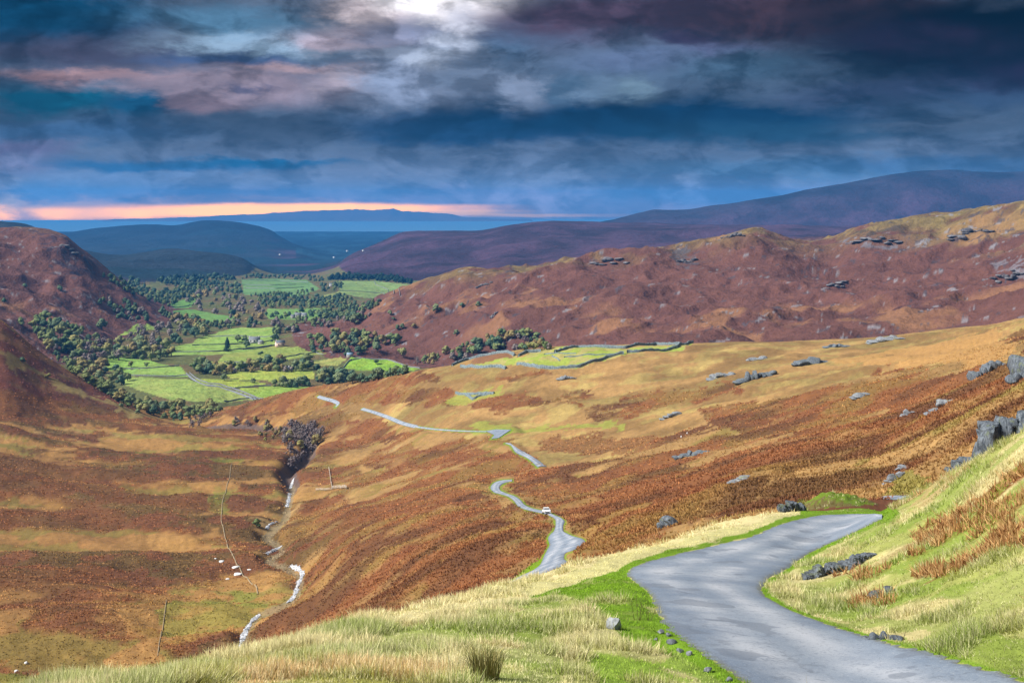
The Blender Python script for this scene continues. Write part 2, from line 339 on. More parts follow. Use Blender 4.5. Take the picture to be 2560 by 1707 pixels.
rowsL.append(L[-1]); rowsY.append(Yk[-1]); rowT.append(K - 1.0)
GD = np.exp(np.array(rowsL)); GY = np.array(rowsY); rowT = np.array(rowT); nR = len(rowT)
PXc = np.concatenate([px_cols, np.where(w < .5, 3260, -700)])
tanc = (px_cols - CX) / F
GX = np.zeros((nR, nC)); GYw = np.zeros((nR, nC))
GX[:, :nP] = GD[:, :nP] * tanc; GYw[:, :nP] = GD[:, :nP]
rad = GD[:, nP:] / math.cos(aR)
GX[:, nP:] = rad * np.sin(back); GYw[:, nP:] = rad * np.cos(back)
GZ = -(GY - YE) / F * GD
PX = np.broadcast_to(PXc, GY.shape)
TT = np.broadcast_to(rowT[:, None], GY.shape)
kk = {n: i for i, n in enumerate(NAMES)}
print('terrain grid', nR, nC)

# ---- lines of roads and the beck, as photo columns and rows on the ground
ROAD_L = [(1900, 1745), (1862, 1707), (1761, 1636), (1654, 1550), (1621, 1480), (1590, 1456), (1568, 1440), (1572, 1424), (1600, 1410), (1675, 1390), (1782, 1364), (1889, 1338), (1943, 1313), (2007, 1296), (2061, 1287), (2136, 1285), (2205, 1288)]
ROAD_R = [(2640, 1738), (2560, 1703), (2371, 1646), (2157, 1589), (2061, 1558), (1970, 1523), (1911, 1491), (1903, 1472), (1921, 1448), (1964, 1425), (2018, 1386), (2061, 1364), (2100, 1347), (2136, 1330), (2170, 1314), (2190, 1304), (2205, 1297)]
LOW_L = [(1230, 1480), (1266, 1460), (1296, 1442), (1332, 1425), (1351, 1410), (1360, 1389), (1374, 1362), (1370, 1346), (1376, 1335), (1384, 1328), (1389, 1312), (1389, 1301), (1383, 1294), (1369, 1287), (1350, 1282), (1323, 1276), (1296, 1266), (1284, 1251), (1268, 1240), (1251, 1235), (1234, 1230), (1226, 1219), (1233, 1208), (1251, 1201), (1280, 1199)]
LOW_R = [(1300, 1475), (1348, 1448), (1376, 1430), (1408, 1413), (1419, 1404), (1410, 1396), (1412, 1385), (1439, 1373), (1464, 1358), (1460, 1349), (1430, 1339), (1409, 1328), (1408, 1316), (1412, 1303), (1404, 1296), (1391, 1291), (1376, 1283), (1355, 1277), (1330, 1271), (1312, 1262), (1303, 1251), (1291, 1242), (1269, 1234), (1252, 1227), (1249, 1219), (1256, 1210), (1268, 1205), (1280, 1203)]
SEG3_L = [(1262, 1108), (1276, 1113), (1288, 1130), (1319, 1146), (1344, 1168)]
SEG3_R = [(1278, 1109), (1294, 1121), (1325, 1137), (1350, 1153), (1368, 1167)]
THIN = [([(905, 1022), (930, 1029), (970, 1043), (1010, 1059), (1041, 1067)], 3.4), ([(1041, 1067), (1090, 1073), (1150, 1077), (1217, 1079)], 1.8),
        ([(795, 991), (815, 997), (835, 1003), (845, 1010), (838, 1018)], 3.4),
        ([(470, 936), (480, 946), (498, 956), (516, 962), (540, 964), (562, 971), (590, 980), (614, 989), (642, 998)], 3.2),
        ([(2212, 1247), (2235, 1246), (2265, 1247), (2300, 1253), (2335, 1260)], 4.0)]
LAYBY = [(1213, 1078), (1240, 1074), (1278, 1075), (1262, 1085), (1247, 1095), (1228, 1098), (1236, 1088)]
BECK = [([(596, 1640), (604, 1606), (612, 1582), (626, 1558), (648, 1536)], 3.0), ([(722, 1506), (738, 1484), (746, 1458), (756, 1436), (742, 1420), (726, 1414)], 3.0),
        ([(664, 1385), (684, 1376), (706, 1364)], 3.0), ([(666, 1322), (676, 1310), (694, 1304)], 2.4), ([(717, 1268), (722, 1250), (724, 1234)], 3.6), ([(726, 1222), (730, 1207), (734, 1196)], 3.2)]
GILL = [(600, 1640), (612, 1582), (648, 1536), (700, 1515), (740, 1484), (752, 1440), (728, 1414), (668, 1388), (708, 1362), (690, 1335), (664, 1322), (694, 1300), (716, 1268), (726, 1222), (732, 1200), (716, 1180), (740, 1160), (770, 1130), (775, 1095), (740, 1070), (640, 1060), (520, 1055)]
def dist_line(xp, yp, line, ysc=1.0):
    best = np.full(xp.shape, 1e9)
    for (x0, y0), (x1, y1) in zip(line[:-1], line[1:]):
        ex, ey = x1 - x0, (y1 - y0) * ysc; l2 = ex * ex + ey * ey + 1e-9
        t = np.clip(((xp - x0) * ex + (yp - y0) * ysc * ey) / l2, 0, 1)
        best = np.minimum(best, np.hypot(xp - x0 - t * ex, (yp - y0) * ysc - t * ey))
    return best
def in_poly(xp, yp, poly):
    poly = np.asarray(poly, float); res = np.zeros(xp.shape, bool)
    bb = (xp >= poly[:, 0].min()) & (xp <= poly[:, 0].max()) & (yp >= poly[:, 1].min()) & (yp <= poly[:, 1].max())
    if not bb.any(): return res
    x, y = xp[bb], yp[bb]; r = np.zeros(x.shape, bool); n = len(poly)
    for i in range(n):
        x0, y0 = poly[i]; x1, y1 = poly[(i + 1) % n]
        if y0 == y1: continue
        c = ((y0 > y) != (y1 > y)) & (x < (x1 - x0) * (y - y0) / (y1 - y0) + x0); r ^= c
    res[bb] = r; return res

# ---- relief: hummocks, knolls, crags (in metres, in the ground's own coordinates)
X, Y, Z = GX, GYw, GZ.copy()
near = TT <= kk['drop']; moor = (TT > kk['drop']) & (TT <= kk['valley0'])
fellz = sstep(-205, -185, GZ + 35 * GD / F) * sstep(kk['valley0'], kk['valley1'], TT)
road_poly = ROAD_L + ROAD_R[::-1]
keep = np.ones(GY.shape)
nm = near & (PX > 1400)
dr = np.full(GY.shape, 1e9)
dr[nm] = np.minimum(dist_line(PX[nm], GY[nm], ROAD_L, 1.5), dist_line(PX[nm], GY[nm], ROAD_R, 1.5))
on_road = in_poly(PX, GY, road_poly) & near
keep = np.where(near, np.where(on_road, 0.0, sstep(0, 45, dr)), keep)
low_poly = LOW_L + LOW_R[::-1]
dlow = np.full(GY.shape, 1e9)
mm = moor & (PX > 700) & (PX < 2400)
for ln in (LOW_L, LOW_R, SEG3_L, LAYBY) + tuple(t[0] for t in THIN): dlow[mm] = np.minimum(dlow[mm], dist_line(PX[mm], GY[mm], ln, 1.6))
on_low = in_poly(PX, GY, low_poly) & moor
keep = np.where(moor, np.where(on_low, 0.0, sstep(4, 40, dlow)), keep)
dg = np.full(GY.shape, 1e9); gm = moor & (PX < 1000)
dg[gm] = dist_line(PX[gm], GY[gm], GILL, 1.3)
dz_ = np.zeros(GY.shape)
ii = near; dz_[ii] = ((fbm(X[ii], Y[ii], 5.0, 3, 1) - .5) * .55 + (fbm(X[ii], Y[ii], 1.1, 3, 2) - .5) * .22) * sstep(6, 16, GD[ii])
ii = moor
fade = sstep(90, 220, GD[ii])
dz_[ii] = ((fbm(X[ii], Y[ii], 110, 3, 3) - .5) * 7.0 + (fbm(X[ii] + .35 * Y[ii], Y[ii], 30, 4, 4) - .5) * 5.6 + (fbm(X[ii], Y[ii], 6.5, 3, 5) - .5) * 1.3) * fade
lm = moor & (PX < 1000); stz = np.zeros(GY.shape); stz[lm] = fbm(X[lm] * .32 + 40, Y[lm] + .18 * X[lm], 44, 4, 63)
dz_[lm] += (stz[lm] - .5) * 8.0 * sstep(1000, 760, PX[lm]) * sstep(250, 420, GD[lm]) * sstep(5, 40, dg[lm])
dz_ *= keep
mnd = np.exp(-((PX - 2075 + (fbm(X, Y, 4, 2, 14) - .5) * 50) / 82) ** 2) * np.exp(-((GD - 109) / 8.0) ** 2) * (TT > kk['brow'] + .05) * (TT < kk['moor0'] + .3)
dz_ += mnd * (1.3 + 1.6 * (fbm(X, Y, 3.0, 3, 12) - .5))
gw = 26.0 - 12.0 * np.clip((GD - 500) / 700, 0, 1)
carve = np.exp(-(dg / gw) ** 2) * (3.0 + 7.0 * sstep(700, 950, GD) * sstep(1250, 1050, GD))
dz_ -= np.where(moor, carve, 0)
ii = TT > kk['valley0']
big = sstep(3000, 5000, GD[ii])
rid = 1 - np.abs(2 * fbm(X[ii], Y[ii] * 1.3, 130, 4, 9) - 1)
f1 = (fbm(X[ii], Y[ii], 330, 4, 6) - .5) * 46 + (fbm(X[ii], Y[ii], 70, 4, 7) - .5) * 24 + (rid ** 3 - .25) * 15
f2 = (fbm(X[ii], Y[ii], 900, 5, 8) - .5) * 70 + (fbm(X[ii], Y[ii], 260, 4, 10) - .5) * 46
plain = sstep(kk['far_hill'] + .2, kk['plain0'], TT[ii])
dz_[ii] = (f1 * (1 - big) + f2 * big) * fellz[ii] * (1 - plain)
# crests keep the skyline of the photograph: damp the broad swell right at the ridge lines
for nme, wd in (('fell', .22), ('ridge', .3), ('far_hill', .35), ('spur', .15)):
    dz_ *= 1 - 0.72 * np.exp(-((TT - kk[nme]) / wd) ** 2)
ZR = GZ + dz_
PYd = YE - ZR * F / GD
# slope, for rock
gz_r = np.gradient(ZR, axis=0) / np.maximum(np.gradient(GD, axis=0), 1e-3)

def _col(x):
    c = np.clip(np.searchsorted(px_cols, x) - 1, 0, nP - 2); return c, (x - px_cols[c]) / (px_cols[c + 1] - px_cols[c])
R0 = int(np.argmax(rowT >= 1))
def pick(x, y, tmin=None, tmax=None, occl=True):
    """the ground point that is seen at a column and row of the photograph (world coordinates)"""
    c, f = _col(x)
    ys = PYd[:, c] * (1 - f) + PYd[:, c + 1] * f
    a = R0 if tmin is None else int(np.searchsorted(rowT, tmin)); b = nR if tmax is None else int(np.searchsorted(rowT, tmax))
    seg = ys[a:b]; hit = np.nonzero(seg <= y)[0]
    r = (a + hit[0]) if len(hit) else a + int(np.argmin(seg))
    r = max(r, 1); y0, y1 = ys[r - 1], ys[r]
    t = 0.0 if y0 == y1 else min(max((y0 - y) / (y0 - y1), 0), 1)
    if not len(hit): t = 1.0
    D = [GD[r - 1, q] * (1 - t) + GD[r, q] * t for q in (c, c + 1)]; z = [ZR[r - 1, q] * (1 - t) + ZR[r, q] * t for q in (c, c + 1)]
    Dm = D[0] * (1 - f) + D[1] * f; zm = z[0] * (1 - f) + z[1] * f
    return Vector((Dm * (x - CX) / F, Dm, CAMZ + zm))
def ground(x, y):
    """height of the ground at world x, y (in front of the viewpoint)"""
    px = CX + F * x / y; c, f = _col(min(max(px, -699), 3259)); z = 0
    for q, wq in ((c, 1 - f), (c + 1, f)): z += wq * np.interp(y, GD[:, q], ZR[:, q])
    return CAMZ + z
def ppx(v): return CX + F * v[0] / v[1], YE - F * (v[2] - CAMZ) / v[1]

# ---- ground cover: real colours of bracken, moor grass, pasture, heather and rock; far hills also carry painted haze
def C(*a): return np.array(a, float)
BRK, BRK2, BRK3 = C(.185, .068, .030), C(.15, .058, .028), C(.25, .112, .040)
TAN, STRAW, OLIVE, ORNG = C(.35, .21, .08), C(.56, .49, .25), C(.20, .165, .035), C(.44, .20, .05)
PAST, VERGE, HEATH, FELL, ROCK, WOOD = C(.26, .40, .085), C(.15, .265, .018), C(.115, .062, .026), C(.122, .053, .045), C(.26, .28, .30), C(.035, .045, .022)
CC = np.zeros(GY.shape + (3,))
COVER = np.zeros(GY.shape, np.uint8)      # 1 straw grass 2 verge 3 bracken 4 rust bracken on the bank 5 moor grass
def lay(mask, colr, amt=1.0):
    a = np.asarray(amt, float)
    if a.ndim: a = a[mask][:, None]
    CC[mask] = CC[mask] * (1 - a) + np.asarray(colr if np.ndim(colr) < 3 else colr[mask]) * a
jx = (fbm(X, Y, 1.0, 1, 40))  # placeholder, replaced per zone
# near hillside
ii = near
n1 = fbm(X[ii], Y[ii], 3.2, 4, 21); n2 = fbm(X[ii], Y[ii], .7, 3, 22); n3 = fbm(X[ii], Y[ii], 7, 3, 23)
c = STRAW * (.8 + .5 * n2[:, None])
rbk = sstep(1950, 2150, PX[ii])[:, None]; c = c * (1 - .16 * rbk) - C(.0, .0, .02) * rbk; g = (sstep(.52, .68, n1 * .6 + n3 * .4 + .05 * rbk[:, 0])[:, None] * .85); c = c * (1 - g) + C(.27, .31, .07) * (.7 + .6 * n2[:, None]) * g
rb = sstep(2150, 2400, PX[ii]) * sstep(.64, .72, fbm(X[ii], Y[ii], 3, 3, 25)) * sstep(1560, 1450, GY[ii]); c = c * (1 - rb[:, None]) + C(.21, .085, .03) * rb[:, None]
CC[ii] = c; COVER[ii] = 1
COVER[ii] = np.where(rb > .6, 4, COVER[ii])
jxn = (fbm(X, Y, 2.2, 3, 26) - .5) * 60
for pl, cl in (([(560, 1660), (760, 1650), (1000, 1655), (1120, 1675), (1080, 1760), (450, 1760), (500, 1690)], C(.48, .27, .10)),
               ([(2260, 1330), (2400, 1270), (2600, 1200), (2600, 1360), (2480, 1370), (2350, 1390)], C(.2, .08, .03)),
               ([(2260, 1390), (2350, 1380), (2360, 1430), (2280, 1440)], C(.2, .09, .03)),
               ([(2150, 1250), (2300, 1215), (2420, 1160), (2440, 1185), (2320, 1245), (2200, 1280)], C(.42, .3, .14)),
               ([(2100, 1440), (2240, 1430), (2230, 1500), (2120, 1500)], C(.22, .12, .05))):
    mk = near & in_poly(PX + jxn * 1.6, GY + jxn * .8, pl)
    if cl[0] < .3: mk &= (fbm(X, Y, 1.3, 3, 24) > .57); COVER[mk] = 4
    lay(mk, cl, .7)
vg = near & ~on_road
vL = np.full(GY.shape, 1e9); vL[vg] = dist_line(PX[vg], GY[vg], [(1960, 1800)] + ROAD_L, 2.2)
vR = np.full(GY.shape, 1e9); vR[vg] = dist_line(PX[vg], GY[vg], ROAD_R, 2.2)
verge_poly = [(1290, 1475), (1400, 1430), (1560, 1385), (1780, 1330), (1900, 1300), (2000, 1280), (2200, 1275), (2210, 1290), (2060, 1290), (1940, 1315), (1780, 1368), (1570, 1425), (1570, 1445), (1620, 1480), (1660, 1550), (1690, 1640), (1590, 1610), (1500, 1545), (1420, 1490), (1330, 1485)]
mk = vg & (in_poly(PX + jxn * .5, GY + jxn * .25, verge_poly) | (vL < 46) | (vR < 16))
nv = fbm(X, Y, 1.6, 3, 27)
lay(mk, VERGE * (.75 + .5 * nv[..., None]), sstep(.12, .34, nv)); COVER[mk & (nv > .24)] = 2
mk = vg & in_poly(PX + jxn, GY + jxn * .3, [(1560, 1560), (1680, 1590), (1860, 1720), (1500, 1740), (1480, 1640)]) & (nv > .42); lay(mk, VERGE * 1.2, .7); COVER[mk] = 2
mk = vg & ((PX < 1400) | (PX > 2000)) & (fbm(X, Y, 3, 3, 28) > .56); lay(mk, C(.17, .26, .03), .6)
mk = vg & (GY > 1268) & (TT > kk['bank']) & (PX < 2000) & (vL > 26) ; lay(mk, STRAW * 1.15, .8)
mk = near & (TT > kk['brow'] + .25); lay(mk, BRK2, 1.0); COVER[mk] = 3
# moor
ii = moor
a1 = fbm(X[ii] + .5 * Y[ii] * 0, Y[ii], 85, 4, 31); a2 = fbm(X[ii], Y[ii], 16, 4, 32); a3 = fbm(X[ii], Y[ii], 3.5, 3, 33); a4 = fbm(X[ii], Y[ii], 38, 4, 34)
c = TAN * (.8 + .4 * a3[:, None])
o = sstep(.52, .62, a2)[:, None]; c = c * (1 - o * .6) + OLIVE * o * .6
o = sstep(.55, .65, a4)[:, None]; c = c * (1 - o * .5) + STRAW * .85 * o * .5
lft = sstep(900, 600, PX[ii]); c = c * (1 - .35 * lft[:, None]) + ORNG * .35 * lft[:, None] * (.7 + .6 * a2[:, None])
bt = sstep(.47, .54, a4 * .5 + a1 * .3 + a2 * .2)
brk = BRK * (1 - a2[:, None]) + BRK3 * a2[:, None]; brk = brk * (.75 + .5 * a3[:, None]); ov = (sstep(.54, .66, fbm(X[ii], Y[ii], 26, 4, 39)) * .55)[:, None]; brk = brk * (1 - ov) + np.where((a3 > .5)[:, None], C(.20, .15, .042), C(.26, .165, .05)) * ov; dkb = (sstep(.50, .66, fbm(X[ii], Y[ii], 30, 4, 52)) * .7)[:, None]; brk = brk * (1 - dkb) + C(.10, .048, .024) * dkb
c = c * (1 - bt[:, None]) + brk * bt[:, None]
sl = stz[ii]; lw = sstep(1000, 700, PX[ii]); sl = sl * .62 + a4 * .22 + a2 * .16 + (a1 - .5) * .15; dk1 = (sstep(.495, .545, sl + (a3 - .5) * .12) * lw * .85)[:, None]; gd1 = (sstep(.475, .42, sl + (a3 - .5) * .1) * lw * .75)[:, None]
c = c * (1 - dk1) + np.where((a2 > .52)[:, None], C(.15, .062, .03), C(.10, .062, .024)) * (.75 + .5 * a3[:, None]) * dk1; c = c * (1 - gd1) + np.where((a4 > .5)[:, None], C(.27, .22, .055), C(.38, .21, .07)) * (.8 + .4 * a3[:, None]) * gd1
bt = np.maximum(bt * (1 - gd1[:, 0]), dk1[:, 0])
CC[ii] = c; COVER[ii] = np.where(bt > .5, 3, 5)
brkfull = np.zeros(GY.shape + (3,)); brkfull[ii] = brk
hth = np.zeros(GY.shape + (3,)); hth[ii] = (HEATH * (1 - a2[:, None]) + C(.19, .075, .03) * a2[:, None]) * (.7 + .6 * a3[:, None])
tanf = np.zeros(GY.shape + (3,)); tb = fbm(X[ii], Y[ii], 34, 4, 57)[:, None]; tanf[ii] = (.66 + .44 * sstep(.3, .7, tb)) * (TAN * 1.05 * (1 - .6 * sstep(.5, .62, a2)[:, None]) + C(.42, .33, .11) * .6 * sstep(.5, .62, a2)[:, None]) * (.84 + .32 * a3[:, None])
jm = np.zeros(GY.shape); jm[ii] = (a2 - .5) * 46 + (a3 - .5) * 26
jm2 = np.zeros(GY.shape); jm2[ii] = (fbm(X[ii], Y[ii], 12, 3, 35) - .5) * 26
hbr = np.zeros(GY.shape); hbr[ii] = fbm(X[ii], Y[ii], 22, 4, 38); soft = np.ones(GY.shape); soft[ii] = .45 + .55 * sstep(.32, .46, fbm(X[ii], Y[ii], 9, 4, 56))
def paint_moor(polys, colr, cov, amt=1.0):
    for pl in polys:
        mk = moor & in_poly(PX + jm, GY + jm2, pl); lay(mk, colr, amt); COVER[mk & (np.asarray(amt) * np.ones(GY.shape) > .45)] = cov
# the pale grass bench with the fort, the sheepfold and the road across it
paint_moor([[(1060, 930), (1200, 890), (1420, 862), (1740, 850), (2060, 840), (2420, 800), (2600, 780), (2600, 850), (2480, 905), (2250, 950), (2000, 985), (1840, 1015), (1740, 1035), (1780, 1060), (1700, 1075), (1560, 1135), (1370, 1165), (1290, 1100), (1050, 1075), (850, 1030), (1000, 975), (1100, 950)]], tanf, 5)
paint_moor([[(540, 1030), (640, 1000), (800, 958), (1000, 943), (1060, 930), (1110, 950), (1000, 975), (1110, 972), (1150, 996), (1140, 1015), (1003, 1013), (900, 1010), (760, 1022), (620, 1056)],
            [(1160, 1022), (1233, 996), (1309, 984), (1382, 996), (1348, 1015), (1233, 1032)],
            [(1462, 1015), (1550, 1007), (1560, 984), (1750, 973), (1850, 955), (1850, 985), (1661, 1015), (1577, 1045), (1470, 1047)],
            [(1382, 990), (1462, 1005), (1462, 1015), (1390, 1002)], [(1240, 945), (1370, 935), (1380, 944), (1250, 960)], [(1400, 985), (1470, 970), (1480, 985), (1420, 995)],
            [(850, 1053), (900, 1040), (1003, 1061), (965, 1072), (870, 1078)],
            [(888, 1175), (1003, 1126), (1194, 1118), (1290, 1133), (1271, 1149), (1118, 1168), (927, 1183)],
            [(1744, 1034), (1851, 1011), (2004, 984), (2138, 985), (2300, 945), (2480, 900), (2460, 945), (2250, 1010), (2138, 1018), (2004, 1057), (1851, 1076), (1775, 1053)],
            [(2180, 923), (2310, 925), (2303, 938), (2188, 946)], [(2450, 860), (2560, 825), (2600, 830), (2560, 850)],
            [(790, 1125), (880, 1090), (1000, 1080), (1030, 1090), (900, 1125)], [(690, 1290), (760, 1245), (860, 1235), (900, 1270), (800, 1330), (690, 1350)]], brkfull, 3, soft)
paint_moor([[(760, 1470), (850, 1385), (980, 1290), (1100, 1225), (1220, 1240), (1290, 1275), (1390, 1310), (1385, 1390), (1290, 1470), (1130, 1520), (900, 1570), (600, 1670), (640, 1580), (700, 1525)],
            [(1275, 1190), (1480, 1190), (1750, 1150), (1900, 1100), (2100, 1045), (2330, 985), (2600, 875), (2600, 940), (2350, 1050), (2200, 1115), (2000, 1190), (1900, 1250), (1780, 1310), (1560, 1400), (1400, 1450), (1470, 1365), (1410, 1300), (1360, 1262), (1260, 1215)]], brkfull, 3, soft)
paint_moor([[(1340, 1107), (1386, 1088), (1500, 1080), (1646, 1080), (1646, 1114), (1500, 1126), (1386, 1114)]], hth * 1.25, 3, .8)
paint_moor([[(0, 1237), (96, 1237), (306, 1283), (344, 1318), (400, 1372), (190, 1378), (-200, 1380)],
            [(-200, 1125), (153, 1142), (344, 1184), (524, 1222), (517, 1283), (344, 1268), (190, 1245), (-200, 1210)],
            [(-200, 1440), (230, 1425), (383, 1455), (478, 1501), (383, 1540), (287, 1543), (320, 1600), (200, 1680), (-200, 1700)]], hth, 3, .25 + .6 * sstep(.42, .56, stz))
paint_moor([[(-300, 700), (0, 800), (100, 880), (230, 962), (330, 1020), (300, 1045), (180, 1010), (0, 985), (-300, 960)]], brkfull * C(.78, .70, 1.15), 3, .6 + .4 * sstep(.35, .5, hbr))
paint_moor([[(2080, 905), (2300, 868), (2480, 828), (2545, 868), (2450, 905), (2300, 922), (2180, 915)]], C(.46, .26, .09), 5, .8)
paint_moor([[(1160, 1062), (1330, 1055), (1550, 1052), (1560, 1062), (1330, 1078), (1200, 1085)], [(1100, 1000), (1180, 985), (1260, 975), (1250, 992), (1150, 1015)]], C(.30, .34, .06), 5, .7)
paint_moor([[(528, 1215), (578, 1220), (572, 1278), (525, 1280)], [(337, 1113), (395, 1116), (392, 1128), (340, 1126)], [(535, 1148), (612, 1152), (600, 1164), (540, 1162)],
            [(560, 1470), (640, 1475), (640, 1488), (570, 1490)], [(380, 1535), (480, 1500), (700, 1500), (640, 1560), (420, 1600)], [(-50, 1660), (60, 1660), (130, 1720), (-50, 1720)],
            [(2200, 1250), (2260, 1185), (2310, 1200), (2320, 1246)], [(1940, 1285), (2210, 1275), (2200, 1262), (2000, 1262)]], C(.19, .24, .04), 5, .5 * soft)
paint_moor([[(1440, 1330), (1560, 1270), (1640, 1250), (1560, 1320), (1470, 1365)], [(1200, 1330), (1290, 1280), (1330, 1285), (1260, 1340)]], C(.32, .2, .06), 5, .6)
mk = moor & (dlow < 5) & ~on_low; lay(mk, C(.17, .30, .02), .8); COVER[mk] = 5
mk = moor & in_poly(PX, GY, [(1345, 1420), (1400, 1330), (1378, 1330), (1362, 1350), (1372, 1362), (1355, 1395), (1290, 1440)]); lay(mk, C(.17, .30, .01), .9); COVER[mk] = 5
mk = moor & in_poly(PX + jm * .2, GY, [(1160, 917), (1260, 886), (1310, 893), (1330, 875), (1420, 865), (1560, 872), (1640, 866), (1735, 856), (1700, 880), (1580, 888), (1500, 905), (1430, 925), (1370, 928), (1290, 915), (1200, 922)])
nf = fbm(X, Y, 9, 3, 36); lay(mk, np.where((nf > .5)[..., None], C(.33, .40, .07), C(.40, .36, .12))); COVER[mk] = 6
mk = moor & in_poly(PX + jm * .2, GY + jm2 * .2, [(1175, 905), (1215, 884), (1258, 880), (1285, 890), (1240, 897), (1200, 908)]); lay(mk, C(.24, .12, .06))
mk = moor & (carve > 3.2) & (GD > 800); lay(mk, C(.13, .095, .085), .85); COVER[mk] = 0
mk = moor & (dg < 9) & (GD < 850); lay(mk, C(.25, .2, .12), .7)
mk = (mnd > .12); lay(mk, np.where((fbm(X, Y, 2.2, 3, 13) > .46)[..., None], C(.15, .23, .02), C(.15, .12, .04))); COVER[mk] = 1
paint_moor([[(-200, 955), (0, 980), (180, 1008), (330, 1045), (470, 1066), (620, 1090), (640, 1120), (400, 1085), (200, 1055), (0, 1045), (-200, 1040)]], brkfull * .9, 3, .25 + .7 * sstep(.42, .54, stz))
paint_moor([[(-100, 870), (40, 900), (200, 985), (330, 1030), (420, 1052), (400, 1060), (300, 1040), (180, 1000), (20, 925), (-100, 900)]], C(.30, .23, .08), 5, .8 * sstep(.45, .55, hbr))
# moor crags: small rock ribs where the noise breaks the turf
rk = np.zeros(GY.shape); rk[ii] = fbm(X[ii], Y[ii] * 1.8, 22, 4, 37)

# fells and valley, with some blue haze painted into the farthest ground
ii = TT > kk['valley0']
b1 = fbm(X[ii], Y[ii], 260, 4, 41); b2 = fbm(X[ii], Y[ii], 55, 4, 42); b3 = fbm(X[ii], Y[ii], 14, 3, 43)
hgt = ZR[ii]
c = FELL * (.72 + .55 * b2[:, None]); c = c * (1 - .35 * b3[:, None]) + C(.22, .10, .06) * .35 * b3[:, None]
top = sstep(-95, -20, hgt + (b1 - .5) * 120) * sstep(.40, .58, b2); c = c * (1 - top[:, None] * .8) + C(.20, .16, .065) * top[:, None] * .8
gr = sstep(.54, .62, b1) * sstep(.45, .6, b2) * sstep(-205, -170, hgt); c = c * (1 - .55 * gr[:, None]) + C(.33, .17, .075) * .55 * gr[:, None]
crest = sstep(kk['valley2'] + .35, kk['fell'] - .05, TT[ii]) * (TT[ii] < kk['valley3']) * sstep(950, 1150, PX[ii]) * sstep(.38, .55, fbm(X[ii], Y[ii], 45, 4, 58)); c = c * (1 - .75 * crest[:, None]) + np.where((b3 > .52)[:, None], C(.25, .19, .065), C(.15, .115, .045)) * .75 * crest[:, None]
rr = fbm(X[ii], Y[ii] * 1.2, 15, 4, 44, .68); rk2 = .75 * sstep(.68, .725, rr + .035 * sstep(1600, 2560, PX[ii]) * sstep(-140, -40, hgt) + .05 * (b1 - .5)) * (GD[ii] < 2900)
rcol = np.where((b3 > .55)[:, None], C(.25, .25, .28), C(.07, .065, .08)); c = c * (1 - rk2[:, None]) + rcol * rk2[:, None]
far = sstep(2900, 4300, GD[ii])[:, None]; fv = fbm(X[ii], Y[ii], 150, 4, 53)[:, None]; c = c * (1 - far) + C(.060, .030, .052) * (.35 + .7 * b1[:, None] + .6 * sstep(.35, .65, fv)) * far  # far ridge colour darkened and shifted to blue, part of the haze painted in
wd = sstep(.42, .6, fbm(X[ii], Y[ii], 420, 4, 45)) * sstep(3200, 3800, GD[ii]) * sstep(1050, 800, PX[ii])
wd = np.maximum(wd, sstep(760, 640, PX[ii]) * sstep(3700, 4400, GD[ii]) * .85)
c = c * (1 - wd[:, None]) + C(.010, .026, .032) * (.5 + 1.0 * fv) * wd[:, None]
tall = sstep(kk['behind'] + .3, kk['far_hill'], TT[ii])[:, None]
c = c * (1 - tall) + (np.where((PX[ii] > 1450)[:, None], C(.024, .019, .030), C(.006, .014, .028)) * (.2 + .8 * fbm(X[ii], Y[ii], 1100, 5, 46)[:, None] + .9 * sstep(.35, .68, fbm(X[ii], Y[ii], 240, 4, 54))[:, None])) * tall  # hill base colour kept dark and blue, haze painted into it
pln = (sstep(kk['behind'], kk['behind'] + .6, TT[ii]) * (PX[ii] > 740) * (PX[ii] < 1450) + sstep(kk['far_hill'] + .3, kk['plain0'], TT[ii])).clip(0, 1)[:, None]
c = c * (1 - pln) + C(.010, .032, .048) * (.2 + .7 * fbm(X[ii], Y[ii], 500, 4, 47)[:, None] + 1.1 * sstep(.5, .7, fbm(X[ii], Y[ii] * .4, 160, 3, 55))[:, None]) * pln  # plain tinted blue, distance haze put into the ground colour
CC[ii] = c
flo = (TT > kk['valley0'] - .3) & (TT < kk['ridge'] - .25) & (fellz < .35) & (PX < 1130)
mk = flo; lay(mk, np.where((fbm(X, Y, 60, 3, 48) > .5)[..., None], C(.12, .13, .045), C(.15, .115, .05))); 
